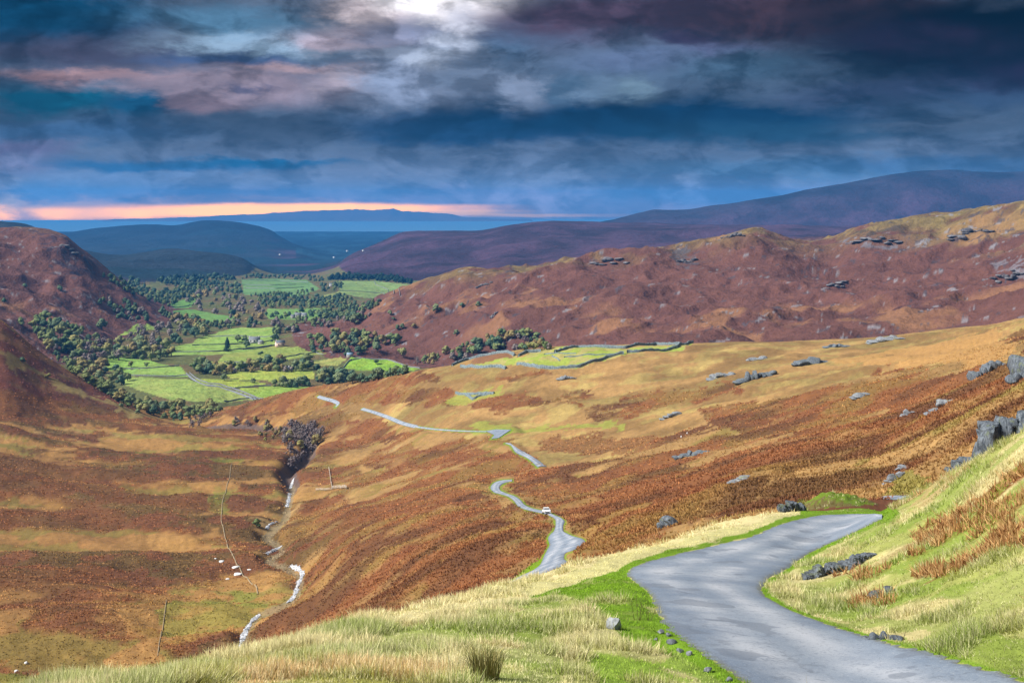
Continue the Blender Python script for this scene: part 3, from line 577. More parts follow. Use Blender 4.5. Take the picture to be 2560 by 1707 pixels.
FIELDS = [[(317, 942), (464, 942), (482, 951), (544, 965), (609, 985), (640, 998), (558, 1006), (430, 1000), (345, 975), (310, 960)], [(305, 923), (448, 916), (471, 937), (312, 938)],
          [(255, 898), (315, 896), (361, 899), (418, 912), (430, 916), (310, 922), (270, 925)], [(478, 942), (544, 947), (609, 953), (677, 958), (579, 971), (540, 963), (500, 955)],
          [(585, 973), (676, 965), (784, 968), (815, 976), (765, 995), (664, 1000), (625, 988)], [(545, 938), (607, 931), (692, 927), (785, 926), (785, 946), (724, 951), (685, 953), (600, 948)],
          [(878, 899), (958, 898), (1004, 910), (1050, 921), (990, 930), (910, 928), (857, 920)], [(370, 880), (470, 862), (517, 840), (590, 822), (698, 818), (698, 845), (690, 862), (620, 880), (540, 885), (430, 886)],
          [(545, 905), (560, 886), (690, 862), (800, 868), (820, 880), (760, 895), (690, 905), (600, 915)], [(265, 822), (388, 817), (386, 829), (308, 840), (272, 830)], [(190, 828), (235, 833), (262, 842), (245, 852), (190, 848)],
          [(415, 775), (482, 773), (544, 786), (602, 792), (592, 806), (521, 808), (487, 794), (430, 783)], [(425, 760), (471, 744), (495, 747), (473, 769), (390, 772)], [(672, 771), (820, 771), (828, 780), (765, 801), (672, 797), (662, 783)],
          [(605, 699), (669, 696), (765, 699), (800, 722), (751, 742), (610, 737)], [(845, 703), (935, 702), (1030, 712), (990, 747), (912, 745), (848, 732)], [(795, 742), (848, 729), (866, 735), (830, 749)],
          [(480, 905), (560, 905), (600, 915), (570, 928), (500, 925)], [(780, 905), (850, 893), (870, 900), (850, 915), (790, 918)]]
FCOL = [C(.30, .40, .10), C(.25, .42, .09), C(.25, .42, .08), C(.33, .43, .07), C(.28, .42, .07), C(.36, .45, .08), C(.25, .44, .05), C(.27, .42, .09), C(.28, .36, .08), C(.28, .40, .08), C(.26, .36, .08),
        C(.16, .33, .08), C(.15, .32, .08), C(.19, .36, .09), C(.15, .29, .10), C(.22, .33, .10), C(.28, .33, .10), C(.34, .38, .1), C(.33, .36, .1)]
jf = (fbm(X, Y, 40, 2, 49) - .5) * 6
for pl, cl in zip(FIELDS, FCOL):
    mk = (TT > kk['spur']) & (TT < kk['ridge']) & (fellz < .6) & in_poly(PX + jf, GY + jf * .3, pl)
    lay(mk, cl); lay(mk, cl * np.array([1.08, .92, 1.0]), sstep(.45, .6, fbm(X, Y, 30, 3, 50)) * .8); lay(mk, cl * np.array([.62, .68, .6]), sstep(.56, .66, fbm(X, Y, 12, 3, 62)) * .55); COVER[mk] = 7
# dark rock bands of the crags on the left fell and the right-hand tops
for pl, cl in (([(80, 572), (160, 585), (205, 625), (255, 668), (235, 690), (180, 690), (120, 640), (90, 600)], C(.05, .035, .05)),
               ([(2365, 598), (2440, 575), (2480, 575), (2470, 590), (2400, 606)], C(.035, .03, .05)), ([(2130, 590), (2240, 570), (2260, 580), (2180, 602)], C(.07, .06, .05)),
               ([(2120, 615), (2230, 605), (2260, 612), (2170, 630), (2125, 625)], C(.16, .16, .19)), ([(2480, 660), (2560, 650), (2600, 700), (2540, 705), (2490, 690)], C(.20, .19, .22)),
               ([(1680, 640), (1730, 632), (1740, 648), (1700, 662), (1670, 655)], C(.10, .095, .11)), ([(1790, 585), (1850, 580), (1870, 595), (1820, 602)], C(.16, .15, .13))):
    jr = (fbm(X, Y, 35, 3, 51) - .5) * 60
    mk = (TT > kk['valley1']) & (TT < kk['fell'] + .2) & in_poly(PX + jr, GY + jr * .5, pl); lay(mk, cl, .75 * sstep(.42, .55, fbm(X, Y, 14, 3, 59)))

# ---- the sheet itself, in strips that meet along hidden folds
grid = np.arange(nR * nC).reshape(nR, nC)
M_NEAR = land_mat('near_ground', (3.0, 14.0), .7, .5, .05); M_MOOR = land_mat('moor_ground', (.35, 1.6), .95, .8, .6)
M_FELL = land_mat('fell_ground', (.045, .16), .8, .8, 6.0); M_FAR = land_mat('far_ground', (.008, .03), .9, .6, 30.0)
CUT = [(0, 'drop', 'hillside', M_NEAR, 'grassy hillside above the valley where the narrow road bends'),
       ('drop', 'valley0', 'moorland', M_MOOR, 'rust bracken and tan grass moorland sloping to the valley'),
       ('valley0', 'valley3', 'valley', M_FELL, 'valley floor of green pastures between two bracken-brown fells'),
       ('valley3', 'behind', 'ridge', M_FAR, 'purple ridge and wooded hills beyond the pastures'),
       ('behind', 'shore', 'distant_hills', M_FAR, 'hazy blue hills and coastal plain before the sea')]
def rowof(n): return 0 if n == 0 else int(np.searchsorted(rowT, kk[n]))
def add_strip(a, b, name, mat, label):
    r0, r1 = rowof(a), rowof(b); idx = grid[r0:r1 + 1]; n = (r1 - r0 + 1) * nC
    v = np.stack([X[r0:r1 + 1], Y[r0:r1 + 1], CAMZ + ZR[r0:r1 + 1]], -1).reshape(-1, 3)
    loc = np.arange(n).reshape(r1 - r0 + 1, nC); nx = np.roll(loc, -1, axis=1)
    q = np.stack([loc[:-1], nx[:-1], nx[1:], loc[1:]], -1).reshape(-1, 4); tri = None
    if r0 == 0:
        v = np.vstack([v, [[0, 0, CAMZ - 1.62]]]); tri = np.stack([np.full(nC, n), nx[0], loc[0]], -1)
    col = CC[r0:r1 + 1].reshape(-1, 3) * .76
    if r0 == 0: col = np.vstack([col, col[:1]])
    me = mesh_from(name, v, tri, mat, col, True, q)
    o = link(name, me, kind='structure', label=label); return o
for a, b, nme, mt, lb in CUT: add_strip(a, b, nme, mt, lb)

# sea and the island on the horizon
m_sea, t, b = new_mat('sea'); b.inputs['Base Color'].default_value = (.05, .16, .28, 1); b.inputs['Roughness'].default_value = .45
nn = noise(t, geopos(t), .002, 3); bump(t, b, nn, .2, 40)
va = np.linspace(0, 2 * math.pi, 181)[:-1]; ring = []
for r in (14500, 18000, 23000, 29400): ring.append(np.stack([r * np.sin(va), r * np.cos(va), np.zeros(180)], -1))
ids = np.arange(720).reshape(4, 180)
link('sea', mesh_from('sea', np.concatenate(ring), None, m_sea, None, True, np.stack([ids[:-1], np.roll(ids, -1, 1)[:-1], np.roll(ids, -1, 1)[1:], ids[1:]], -1).reshape(-1, 4)), kind='structure', label='pale blue sea below the sunset horizon')
prof = [(285, 548), (420, 545), (602, 537), (689, 532), (778, 527), (868, 524.5), (891, 520.5), (906, 524.5), (944, 525), (983, 522), (1008, 529), (1130, 535), (1155, 542), (1230, 547), (1330, 549)]
xs = np.linspace(285, 1330, 200); ht = np.interp(xs, [p[0] for p in prof], [551.0 - p[1] for p in prof]) * 27500 / F
ht = ht + (fbm(xs, xs * 0, 30, 3, 60) - .5) * 20 * (ht > 27); vv = []
for k_, (yy, s) in enumerate(((26200, 0), (26900, .55), (27500, 1.0), (28100, .5), (28700, 0))):
    vv.append(np.stack([(xs - CX) / F * 27500, np.full(200, yy), np.maximum(ht * s * (.9 + .2 * fbm(xs, xs * 0 + k_, 18, 3, 61)), -1) + (.5 if s else -2)], -1))
ids = np.arange(1000).reshape(5, 200)
m_isl = simple_mat('island_rock', (.05, .04, .05), (.09, .06, .06), .0006, .95, world_space=True)
link('island', mesh_from('island', np.concatenate(vv), None, m_isl, None, True, np.stack([ids[:-1, :-1], ids[:-1, 1:], ids[1:, 1:], ids[1:, :-1]], -1).reshape(-1, 4)), kind='structure', label='low hilly island on the sea horizon under the orange sky')
# ------------------------------------------------------------------ roads and water
def resample(pts, n):
    p = np.asarray(pts, float); s = np.concatenate([[0], np.cumsum(np.hypot(*np.diff(p, axis=0).T))]); u = np.linspace(0, s[-1], n)
    # smooth through the points
    return np.stack([pchip_eval(s, p[:, 0], u), pchip_eval(s, p[:, 1], u)], -1)
def band(name, Lp, Rp, nl, nw, mat, lift, label, tmin=None, tmax=None, ragged=0.0, colour=None):
    """a ground-hugging strip between two edge lines seen in the photograph, laid in world space"""
    A = [pick(x, y, tmin, tmax) for x, y in Lp]; B = [pick(x, y, tmin, tmax) for x, y in Rp]
    v = []; n = len(A); uv = []
    for i in range(n):
        for j in range(nw + 1):
            t = j / nw; x = A[i].x * (1 - t) + B[i].x * t; y = A[i].y * (1 - t) + B[i].y * t
            if ragged and j in (0, nw):
                s = (random.random() - .5) * ragged; dxy = (B[i] - A[i]).normalized(); x += dxy.x * s; y += dxy.y * s
            crown = lift + .05 * (1 - (2 * t - 1) ** 2) * (1 if ragged else 0)
            if j in (0, nw): crown -= lift * .9
            v.append((x, y, ground(x, y) + crown)); uv.append((t, i / n, 0))
    ids = np.arange(n * (nw + 1)).reshape(n, nw + 1)
    q = np.stack([ids[:-1, :-1], ids[:-1, 1:], ids[1:, 1:], ids[1:, :-1]], -1).reshape(-1, 4)
    return link(name, mesh_from(name, v, None, mat, np.array(uv), True, q), kind='structure', label=label)
m_road, t, b = new_mat('worn_asphalt'); p = geopos(t)
a = t.nodes.new('ShaderNodeVertexColor'); a.layer_name = 'Col'; sp = t.nodes.new('ShaderNodeSeparateColor'); t.links.new(a.outputs[0], sp.inputs[0]); u = Nd(t, sp.outputs[0])
n1 = noise(t, p, .35, 4); n2 = noise(t, p, 6.0, 4, .7); n3 = noise(t, p, 45.0, 2, .7)
c = mixcol(t, n1.smooth(.35, .65), (.135, .175, .235), (.19, .23, .285))
tr = ((u - .27) * 7.5); tr2 = ((u - .68) * 7.5)
trk = ((tr * tr) * -1.0)._op('EXPONENT') + ((tr2 * tr2) * -1.0)._op('EXPONENT')
c = mixcol(t, (trk * (n1.smooth(.2, .75)) * .95).clamp(), c, (.40, .42, .46))
edge = ((u - .5) * 2.0)._op('ABSOLUTE').smooth(.80, 1.0)
c = mixcol(t, edge * n2.smooth(.35, .6) * .75, c, (.105, .12, .15))
c = mixcol(t, ((u - .5) * 2.0)._op('ABSOLUTE').smooth(.90, 1.0) * n2.smooth(.3, .55) * .8, c, (.12, .12, .06)); n4 = noise(t, p, 17.0, 3, .7); c = mixcol(t, n2.smooth(.52, .68) * .55, c, (.10, .12, .155)); c = mixcol(t, n4.smooth(.58, .70) * .6, c, (.40, .42, .44)); c = mixcol(t, n4.smooth(.42, .30) * .6, c, (.07, .08, .105)); c = mixcol(t, n3.smooth(.60, .72) * .6, c, (.44, .46, .48))
vo = t.nodes.new('ShaderNodeTexVoronoi'); vo.feature = 'DISTANCE_TO_EDGE'; vo.inputs['Scale'].default_value = .55
wp = t.nodes.new('ShaderNodeVectorMath'); wp.operation = 'ADD'; t.links.new(p.s, wp.inputs[0]); t.links.new(noise(t, p, 1.5, 4, .6, 'Color').s, wp.inputs[1]); t.links.new(wp.outputs[0], vo.inputs['Vector'])
c = mixcol(t, Nd(t, vo.outputs['Distance']).smooth(.03, .008) * noise(t, p, .4, 2).smooth(.5, .6) * .3, c, (.07, .08, .10))
patch = noise(t, p, .5, 2, .5).smooth(.60, .615); c = mixcol(t, patch * .5, c, (.11, .13, .165))
t.links.new(c.s, b.inputs['Base Color']); b.inputs['Roughness'].default_value = .62; b.inputs['Specular IOR Level'].default_value = .3
bump(t, b, n3 + n2 * .5, .35, .012)
def pairbands(Lh, Rh, n):
    return resample(Lh, n), resample(Rh, n)
la, ra = pairbands(ROAD_L[:7], ROAD_R[:7], 90); lb2, rb2 = pairbands(ROAD_L[6:], ROAD_R[6:], 90)
band('road', np.vstack([la, lb2[1:]]), np.vstack([ra, rb2[1:]]), 0, 18, m_road, .05, 'grey asphalt mountain road bending through the near grass', 1, kk['drop'] - .3, ragged=.22)
EXT_L = [(2200, 1288), (2235, 1289), (2280, 1292), (2330, 1298)]; EXT_R = [(2200, 1298), (2240, 1301), (2280, 1305), (2330, 1311)]
la, ra = pairbands(EXT_L, EXT_R, 24); band('road', la, ra, 0, 8, m_road, .05, 'end of the near road where it slips behind the bank', kk['bank'] + .5, kk['drop'])
la, ra = pairbands(LOW_L[1:7], LOW_R[1:9], 40); lb2, rb2 = pairbands(LOW_L[6:13], LOW_R[8:15], 40); lc, rc = pairbands(LOW_L[12:], LOW_R[14:], 110)
band('road', np.vstack([la, lb2[1:], lc[1:]]), np.vstack([ra, rb2[1:], rc[1:]]), 0, 7, m_road, .28, 'lower stretch of road snaking through bracken with a wide passing place', kk['moor0'] - .5, kk['spur'])
la, ra = pairbands(SEG3_L, SEG3_R, 40)
band('road', la, ra, 0, 5, m_road, .35, 'short stretch of road above the lower bends, dropping right', kk['moor0'], kk['spur'])
def path_strip(name, pts, width, mat, label, lift=.3, tmin=None, tmax=None, n=60, wob=0.0, kind='structure'):
    r = resample(pts, n); P = [pick(x, y, tmin, tmax) for x, y in r]; v = []; uv = []
    for i, p_ in enumerate(P):
        d_ = (P[min(i + 1, n - 1)] - P[max(i - 1, 0)]); d_.z = 0
        d_ = d_.normalized() if d_.length > 1e-6 else Vector((0, 1, 0)); s = Vector((d_.y, -d_.x, 0)) * width * .5 * (1 + wob * (random.random() - .5) * 2)
        for j in range(4):
            t_ = j / 3 * 2 - 1; x, y = p_.x + s.x * t_, p_.y + s.y * t_; v.append((x, y, ground(x, y) + lift * (.2 if j in (0, 3) else 1))); uv.append((j / 3, i / n, 0))
    ids = np.arange(n * 4).reshape(n, 4)
    return link(name, mesh_from(name, v, None, mat, np.array(uv), True, np.stack([ids[:-1, :-1], ids[:-1, 1:], ids[1:, 1:], ids[1:, :-1]], -1).reshape(-1, 4)), kind=kind, label=label)
RL = ['pale road running down across the grassy bench toward the fort', 'thin road line joining the lay-by to the bench', 'small far bend of road on the bracken brow above the pastures',
      'walled lane crossing the green valley fields', 'short bend of road showing behind the green rocky mound']
for (pts, wdt), lb in zip(THIN, RL):
    vl = 'valley' in lb; path_strip('road', pts, wdt * (1.1 if vl else .85), m_road, lb, .5 if vl else .3, None if vl else kk['drop'] - .5, None)
lay_v = [pick(x, y, kk['moor0'], kk['spur']) for x, y in LAYBY]
lc_ = sum(lay_v, Vector()) / len(lay_v); vv = []; 
for s_ in (1.0, .66, .33): vv += [(lc_.x + (q_.x - lc_.x) * s_, lc_.y + (q_.y - lc_.y) * s_) for q_ in lay_v]
n_ = len(lay_v); ids = np.arange(3 * n_).reshape(3, n_); nx_ = np.roll(ids, -1, 1)
link('road', mesh_from('layby', [(x, y, ground(x, y) + .3) for x, y in vv] + [(lc_.x, lc_.y, ground(lc_.x, lc_.y) + .3)], np.stack([ids[2], nx_[2], np.full(n_, 3 * n_)], -1), m_road, np.full((3 * n_ + 1, 3), .5), True,
     np.stack([ids[:-1], nx_[:-1], nx_[1:], ids[1:]], -1).reshape(-1, 4)), kind='structure', label='pale widened lay-by beside the road below the fort')
m_water, t, b = new_mat('white_water'); p = geopos(t); n1 = noise(t, p, 1.1, 5, .7)
t.links.new(mixcol(t, n1.smooth(.40, .56), (.08, .09, .10), (.66, .68, .72)).s, b.inputs['Base Color']); b.inputs['Roughness'].default_value = .3; bump(t, b, n1, .6, .5)
BL = ['foaming beck tumbling past the near grass brow', 'white curving reach of the beck through tan grass', 'short white reach of beck above the curve', 'beck glimpsed beside the small green bush', 'bright white cascade below the dark gully', 'topmost white cascade at the mouth of the dark gully']
for (pts, wd_), lb in zip(BECK, BL): path_strip('stream', pts, wd_ * .55, m_water, lb, .35, kk['moor0'] - .4, kk['spur'], 40, .5)

# ------------------------------------------------------------------ dry stone walls
m_stone = simple_mat('wall_stone', (.08, .09, .10), (.23, .24, .25), 1.3, .95, 6, .8, .3, .15, True)
m_fort = simple_mat('fort_stone', (.08, .11, .125), (.21, .26, .275), .9, .95, 6, .8, .4, .15, True)
def wall(pts, hgt, thick, mat, label, category='wall', group=None, name='dry_stone_wall', tmin=None, tmax=None, step=2.4, rough=.18):
    seg = [pick(x, y, tmin, tmax) for x, y in pts]; line = []
    for a_, b_ in zip(seg[:-1], seg[1:]):
        n = max(1, int((Vector((b_.x - a_.x, b_.y - a_.y))).length / step))
        line += [(a_.x + (b_.x - a_.x) * i / n, a_.y + (b_.y - a_.y) * i / n) for i in range(n)]
    line.append((seg[-1].x, seg[-1].y))
    if len(line) > 170: line = line[::len(line) // 170 + 1] + [line[-1]]
    o_ = Vector((line[0][0], line[0][1], ground(*line[0]))); v = []
    for i, (x, y) in enumerate(line):
        x0, y0 = line[max(i - 1, 0)]; x1, y1 = line[min(i + 1, len(line) - 1)]; l = math.hypot(x1 - x0, y1 - y0) or 1
        nx, ny = -(y1 - y0) / l, (x1 - x0) / l; g = ground(x, y); hh = hgt * (1 + (random.random() - .5) * 2 * rough)
        for s_, z_ in ((-.55, -.5), (-.42, .6 * hh), (-.3, hh), (.3, hh * (1 - .1 * random.random())), (.42, .6 * hh), (.55, -.5)):
            v.append((x + nx * s_ * thick - o_.x, y + ny * s_ * thick - o_.y, g + z_ - o_.z))
    n = len(line); ids = np.arange(n * 6).reshape(n, 6)
    q = np.stack([ids[:-1, :-1], ids[:-1, 1:], ids[1:, 1:], ids[1:, :-1]], -1).reshape(-1, 4)
    q = np.vstack([q, [[0, 1, 4, 5], [1, 2, 3, 4], [ids[-1, 5], ids[-1, 4], ids[-1, 1], ids[-1, 0]], [ids[-1, 4], ids[-1, 3], ids[-1, 2], ids[-1, 1]]]])
    o = link(name, mesh_from(name, v, None, mat, None, False, q), label=label, category=category, group=group, kind='thing'); o.location = o_
    return o
m0, m1 = kk['moor2'], kk['valley0']
FORT = [([(1152, 918), (1210, 919), (1244, 918), (1265, 922)], 'left front wall of the ruined hill fort on the grassy spur'),
        ([(1293, 912), (1321, 915), (1349, 920), (1393, 922), (1448, 918), (1487, 904), (1515, 896), (1559, 885)], 'long curving front wall of the ruined hill fort'),
        ([(1567, 882), (1597, 880), (1667, 877), (1694, 869), (1732, 856)], 'right front wall of the ruined fort rising to its far corner'),
        ([(1702, 862), (1639, 862), (1564, 871), (1509, 869), (1445, 869), (1418, 872), (1387, 882)], 'back wall of the ruined fort along the spur edge'),
        ([(1352, 879), (1316, 881), (1296, 892)], 'short inner return of the fort back wall'),
        ([(1286, 890), (1255, 882), (1216, 885), (1169, 900), (1130, 915)], 'left back wall of the fort curving round brown bracken')]
for pts, lb in FORT: wall(pts, 2.1, 1.6, m_fort, lb, 'fort wall', 'walls of the ruined fort', 'fort_wall', m0, m1, 2.0)
for pts, lb in (([(1360, 886), (1440, 884)], 'thin low foundation line at the back of the fort interior'), ([(1410, 893), (1490, 888), (1545, 884)], 'longest low foundation inside the fort near its curving front wall'), ([(1380, 890), (1400, 902)], 'short foundation stub crossing the fort interior')):
    wall(pts, .8, .9, m_fort, lb, 'fort wall', 'walls of the ruined fort', 'fort_foundation', m0, m1, 2.0)
for pts, lb in (([(1140, 982), (1180, 986), (1235, 984)], 'rear wall of the small ruined sheepfold below the fort'), ([(1165, 988), (1182, 999), (1200, 990), (1225, 985)], 'broken front wall of the small ruined sheepfold below the fort')):
    wall(pts, 1.5, 1.4, m_fort, lb, 'wall', 'walls of the ruined sheepfold', 'dry_stone_wall', m0, m1, 2.0)
m_pale = simple_mat('pale_wall', (.20, .15, .09), (.32, .26, .17), 1.0, .95, 5, .5, .3, .1, True)
wall([(580, 1160), (574, 1195), (562, 1235), (555, 1262), (553, 1300), (562, 1340), (578, 1380), (596, 1415), (622, 1450), (642, 1468), (645, 1486)], .3, .5, m_pale, 'long thin pale wall running down the left moor to the beck', 'wall', None, 'dry_stone_wall', kk['moor0'], kk['spur'], 4)
wall([(416, 1500), (410, 1545), (402, 1590), (394, 1640)], .22, .35, m_pale, 'short thin pale wall on the lower left moor', 'wall', None, 'dry_stone_wall', kk['moor0'], kk['spur'], 4)
FW = [([(312, 939), (380, 940), (440, 941), (468, 938)], 'wall between the two nearest left-hand pastures'), ([(300, 922), (360, 921), (400, 918), (448, 914)], 'wall above the second pasture on the left'),
      ([(466, 934), (478, 946), (498, 958), (520, 966), (545, 967), (575, 977), (606, 989), (634, 1000)], 'left wall of the lane through the valley fields'),
      ([(474, 932), (486, 943), (504, 953), (522, 959), (548, 961), (580, 971), (612, 982), (648, 997), (665, 998)], 'right wall of the lane through the valley fields'),
      ([(578, 971), (620, 968), (677, 964)], 'wall dividing the pastures right of the lane'), ([(560, 1004), (600, 998), (640, 995)], 'wall at the foot of the nearest pasture'),
      ([(520, 841), (600, 840), (697, 840)], 'upper wall across the wide middle pasture'), ([(480, 863), (560, 861), (640, 858), (690, 850)], 'middle wall across the wide middle pasture'), ([(430, 880), (540, 879), (600, 873), (680, 863)], 'lowest wall of the wide middle pasture'),
      ([(606, 874), (640, 872), (690, 862)], 'wall slanting up to the pink cottage'), ([(610, 699), (700, 702), (770, 706)], 'top wall of the far pale pastures'), ([(612, 720), (690, 722), (760, 718)], 'middle wall of the far pale pastures'),
      ([(610, 712), (680, 713), (740, 711)], 'second wall of the far pale pastures'), ([(850, 727), (900, 729), (960, 732), (1000, 740)], 'wall in the far right pasture below the dark forest'), ([(935, 703), (940, 712), (970, 724), (985, 735)], 'slanting wall in the far right pasture'),
      ([(690, 897), (740, 889), (790, 882), (830, 884)], 'wall over the hummocky pasture below the hillside wood'), ([(878, 900), (920, 897), (960, 899), (1004, 911), (1050, 921)], 'wall along the top of the bright right-hand pasture'), ([(857, 920), (866, 910), (878, 900)], 'left wall of the bright right-hand pasture'),
      ([(430, 767), (470, 765), (485, 760)], 'wall across the small upper left pasture'), ([(560, 905), (640, 908), (720, 902)], 'wall along the narrow pasture under the roadside trees')]
for pts, lb in FW: wall(pts, 1.5, 1.0, m_stone, lb, 'wall', 'walls between the valley pastures', 'field_wall', kk['spur'] + .05, kk['ridge'], 9)

# ------------------------------------------------------------------ rock
m_rock, t, b = new_mat('lichened_rock'); p = geopos(t); n1 = noise(t, p, 1.6, 6, .65); n2 = noise(t, p, 9.0, 5, .7); n3 = noise(t, p, .7, 3)
c = mixcol(t, n1.smooth(.35, .65), (.11, .125, .15), (.28, .30, .32)); c = mixcol(t, n2.smooth(.5, .62) * .7, c, (.07, .08, .10)); c = mixcol(t, n3.smooth(.56, .66) * .55, c, (.20, .21, .07))
t.links.new(c.s, b.inputs['Base Color']); b.inputs['Roughness'].default_value = .9; bump(t, b, n2 + n1, .9, .12)
m_dark, t, b = new_mat('dark_fissured_rock'); p = geopos(t); mp = t.nodes.new('ShaderNodeVectorMath'); mp.operation = 'MULTIPLY'; t.links.new(p.s, mp.inputs[0]); mp.inputs[1].default_value = (1, 1, .35); pm_ = Nd(t, mp.outputs[0]); n1 = noise(t, pm_, 2.6, 6, .65); n2 = noise(t, pm_, 9.0, 5, .7)
c = mixcol(t, n1.smooth(.35, .6), (.045, .06, .08), (.155, .185, .215)); c = mixcol(t, n2.smooth(.5, .6) * .8, c, (.05, .05, .06)); c = mixcol(t, noise(t, p, 1.0, 3).smooth(.58, .68) * .5, c, (.13, .16, .05))
t.links.new(c.s, b.inputs['Base Color']); b.inputs['Roughness'].default_value = .9; bump(t, b, n2 + n1, 1.0, .15)
def ico(sub):
    import bmesh
    bm = bmesh.new(); bmesh.ops.create_icosphere(bm, subdivisions=sub, radius=1.0)
    v = np.array([x.co[:] for x in bm.verts]); f = np.array([[q.index for q in fc.verts] for fc in bm.faces]); bm.free(); return v, f
ICO = {s: ico(s) for s in (1, 2, 3, 4)}
def rock_verts(sub, seed, planes=14, rough=.05, fiss=0.0):
    v, f = ICO[sub]; v = v.copy(); r = np.random.default_rng(seed)
    for _ in range(planes):
        n = r.normal(size=3); n /= np.linalg.norm(n); d_ = r.uniform(.5, .88); s = v @ n; k_ = s > d_; v[k_] -= (s[k_] - d_)[:, None] * n
    v += r.normal(size=v.shape) * rough * .35; nn_ = fbm(v[:, 0] * 3 + seed, v[:, 1] * 3 + v[:, 2] * 2.3, 1.0, 3, seed % 97) - .5
    v *= (1 + nn_ * rough * 4)[:, None]
    if fiss:                       # joints running down the face
        j_ = np.abs(vnoise(v[:, 0] * 4.2 + v[:, 2] * .5 + seed, v[:, 1] * 3.1 + v[:, 2] * .35, 7) - .5) * 2; st_ = np.abs(vnoise(v[:, 2] * 5 + seed, v[:, 0] * 1.3, 9) - .5) * 2
        v[:, :2] *= (1 - fiss * (1 - sstep(.0, .30, j_)) - .35 * fiss * (1 - sstep(0, .2, st_)))[:, None]; v[:, 2] += .12 * (vnoise(v[:, 0] * 5, v[:, 1] * 5, seed % 31) - .5)
    return v, f
def boulder(x, y, wpx, hpx, label, seed, mat=None, category='boulder', name='boulder', group=None, tmin=None, tmax=None, sub=3, sink=.25, yaw=None, dpx=None):
    p_ = pick(x, y, tmin, tmax); s = p_.y / F; v, f = rock_verts(sub, seed); v = v * np.array([wpx * s * .56, (dpx or wpx) * s * .5, hpx * s * .62]); v[:, 2] += hpx * s * (.55 - sink)
    ya = yaw if yaw is not None else 0.0; ca, sa = math.cos(ya), math.sin(ya); v = np.stack([v[:, 0] * ca - v[:, 1] * sa, v[:, 0] * sa + v[:, 1] * ca, v[:, 2]], -1)
    o = link(name, mesh_from(name, v, f, mat or m_rock, None, sub > 3), label=label, category=category, group=group); o.location = p_; return o
def outcrop(x0, y0, x1, y1, hpx, label, seed, nblk=8, mat=None, slab=0.5, tmin=None, tmax=None, name='rock_outcrop', sub=3, depth=1.0, tilt=.25, hv=(.45, 1.15), fiss=0.0, jit=.35):
    """a rib of rock: overlapping faceted blocks bedded into the slope, one continuous mass"""
    r = np.random.default_rng(seed); V = []; Fc = []; n0 = 0; base = pick((x0 + x1) / 2, (y0 + y1) / 2, tmin, tmax); s = base.y / F; Lw = abs(x1 - x0) * s; prev = None
    ea, eb = pick(x0, y0, tmin, tmax), pick(x1, y1, tmin, tmax)
    for e_, sg in ((ea, -.5), (eb, .5)):                    # keep the rib near its own distance where the ray slips over a brow
        if abs(e_.y - base.y) > max(.18 * base.y, Lw): e_.x, e_.y = base.x + sg * Lw, base.y
    for e_, sg in ((ea, -.5), (eb, .5)):
        e_.y = base.y + min(max(e_.y - base.y, -.3 * Lw), .3 * Lw); e_.x = e_.y * ((x0 if sg < 0 else x1) - CX) / F
    span = math.hypot(eb.x - ea.x, eb.y - ea.y)
    for i in range(nblk):
        t_ = (i + .5) / nblk + r.uniform(-.15, .15) / nblk; qx, qy = ea.x + (eb.x - ea.x) * t_, ea.y + (eb.y - ea.y) * t_; qz = ground(qx, qy)
        env = math.sin(math.pi * min(max(t_, .12), .88)) ** .5; hh = hpx * s * env * r.uniform(*hv); ww = span / nblk * r.uniform(1.0, 1.9)
        oy = r.uniform(-jit, jit) * span / nblk; qy += oy; qz = ground(qx, qy)
        v, f = rock_verts(sub, seed * 13 + i, 12, .06, fiss); v = v * np.array([ww * .85, max(ww * .8, hh * .7) * depth * r.uniform(.8, 1.2), hh * .68]); v[:, 2] += hh * .30
        v[:, 2] = np.minimum(v[:, 2], hh * r.uniform(.52, .72) + .05 * hh * (vnoise(v[:, 0] * 3, v[:, 1] * 3, 3) - .5)) if fiss else v[:, 2]
        tl = r.uniform(-tilt, tilt) - tilt * .5; v[:, 0] += v[:, 2] * tl; yw = math.atan2(eb.y - ea.y, eb.x - ea.x) + r.uniform(-.25, .25); ca, sa = math.cos(yw), math.sin(yw)
        v = np.stack([v[:, 0] * ca - v[:, 1] * sa, v[:, 0] * sa + v[:, 1] * ca, v[:, 2]], -1) + np.array([qx - base.x, qy - base.y, qz - base.z]); V.append(v); Fc.append(f + n0); n0 += len(v)
    o = link(name, mesh_from(name, np.concatenate(V), np.concatenate(Fc), mat or m_rock, None, False), label=label, category='rock'); o.location = base; return o
td = kk['drop']
m_crag, t, b = new_mat('fell_crag'); p = geopos(t); n1 = noise(t, p, .12, 6, .7); t.links.new(mixcol(t, n1.smooth(.38, .62), (.05, .048, .058), (.19, .185, .20)).s, b.inputs['Base Color']); b.inputs['Roughness'].default_value = .95; bump(t, b, n1, 1.0, 4.0)
outcrop(2410, 1196, 2610, 1098, 150, 'large dark fissured crag above the right-hand grass bank', 3, 6, m_dark, hv=(.8, 1.1), tmin=kk['brow'] + .2, tmax=kk['moor2'], sub=4, depth=.8, tilt=.2, fiss=.35)
outcrop(2392, 1208, 2480, 1176, 85, 'left buttress of the dark crag above the right-hand bank', 33, 4, m_dark, tmin=kk['brow'] + .2, tmax=kk['moor2'], sub=4, fiss=.35, hv=(.8, 1.1))
outcrop(2010, 1465, 2190, 1385, 40, 'long grey rock rib in the grass bank right of the bend', 4, 12, m_dark, tmin=1, tmax=td, depth=1.1, sub=4, fiss=.3)
outcrop(2180, 1495, 2235, 1475, 22, 'small dark rock in the bank below the long rib', 5, 3, m_dark, tmin=1, tmax=td)
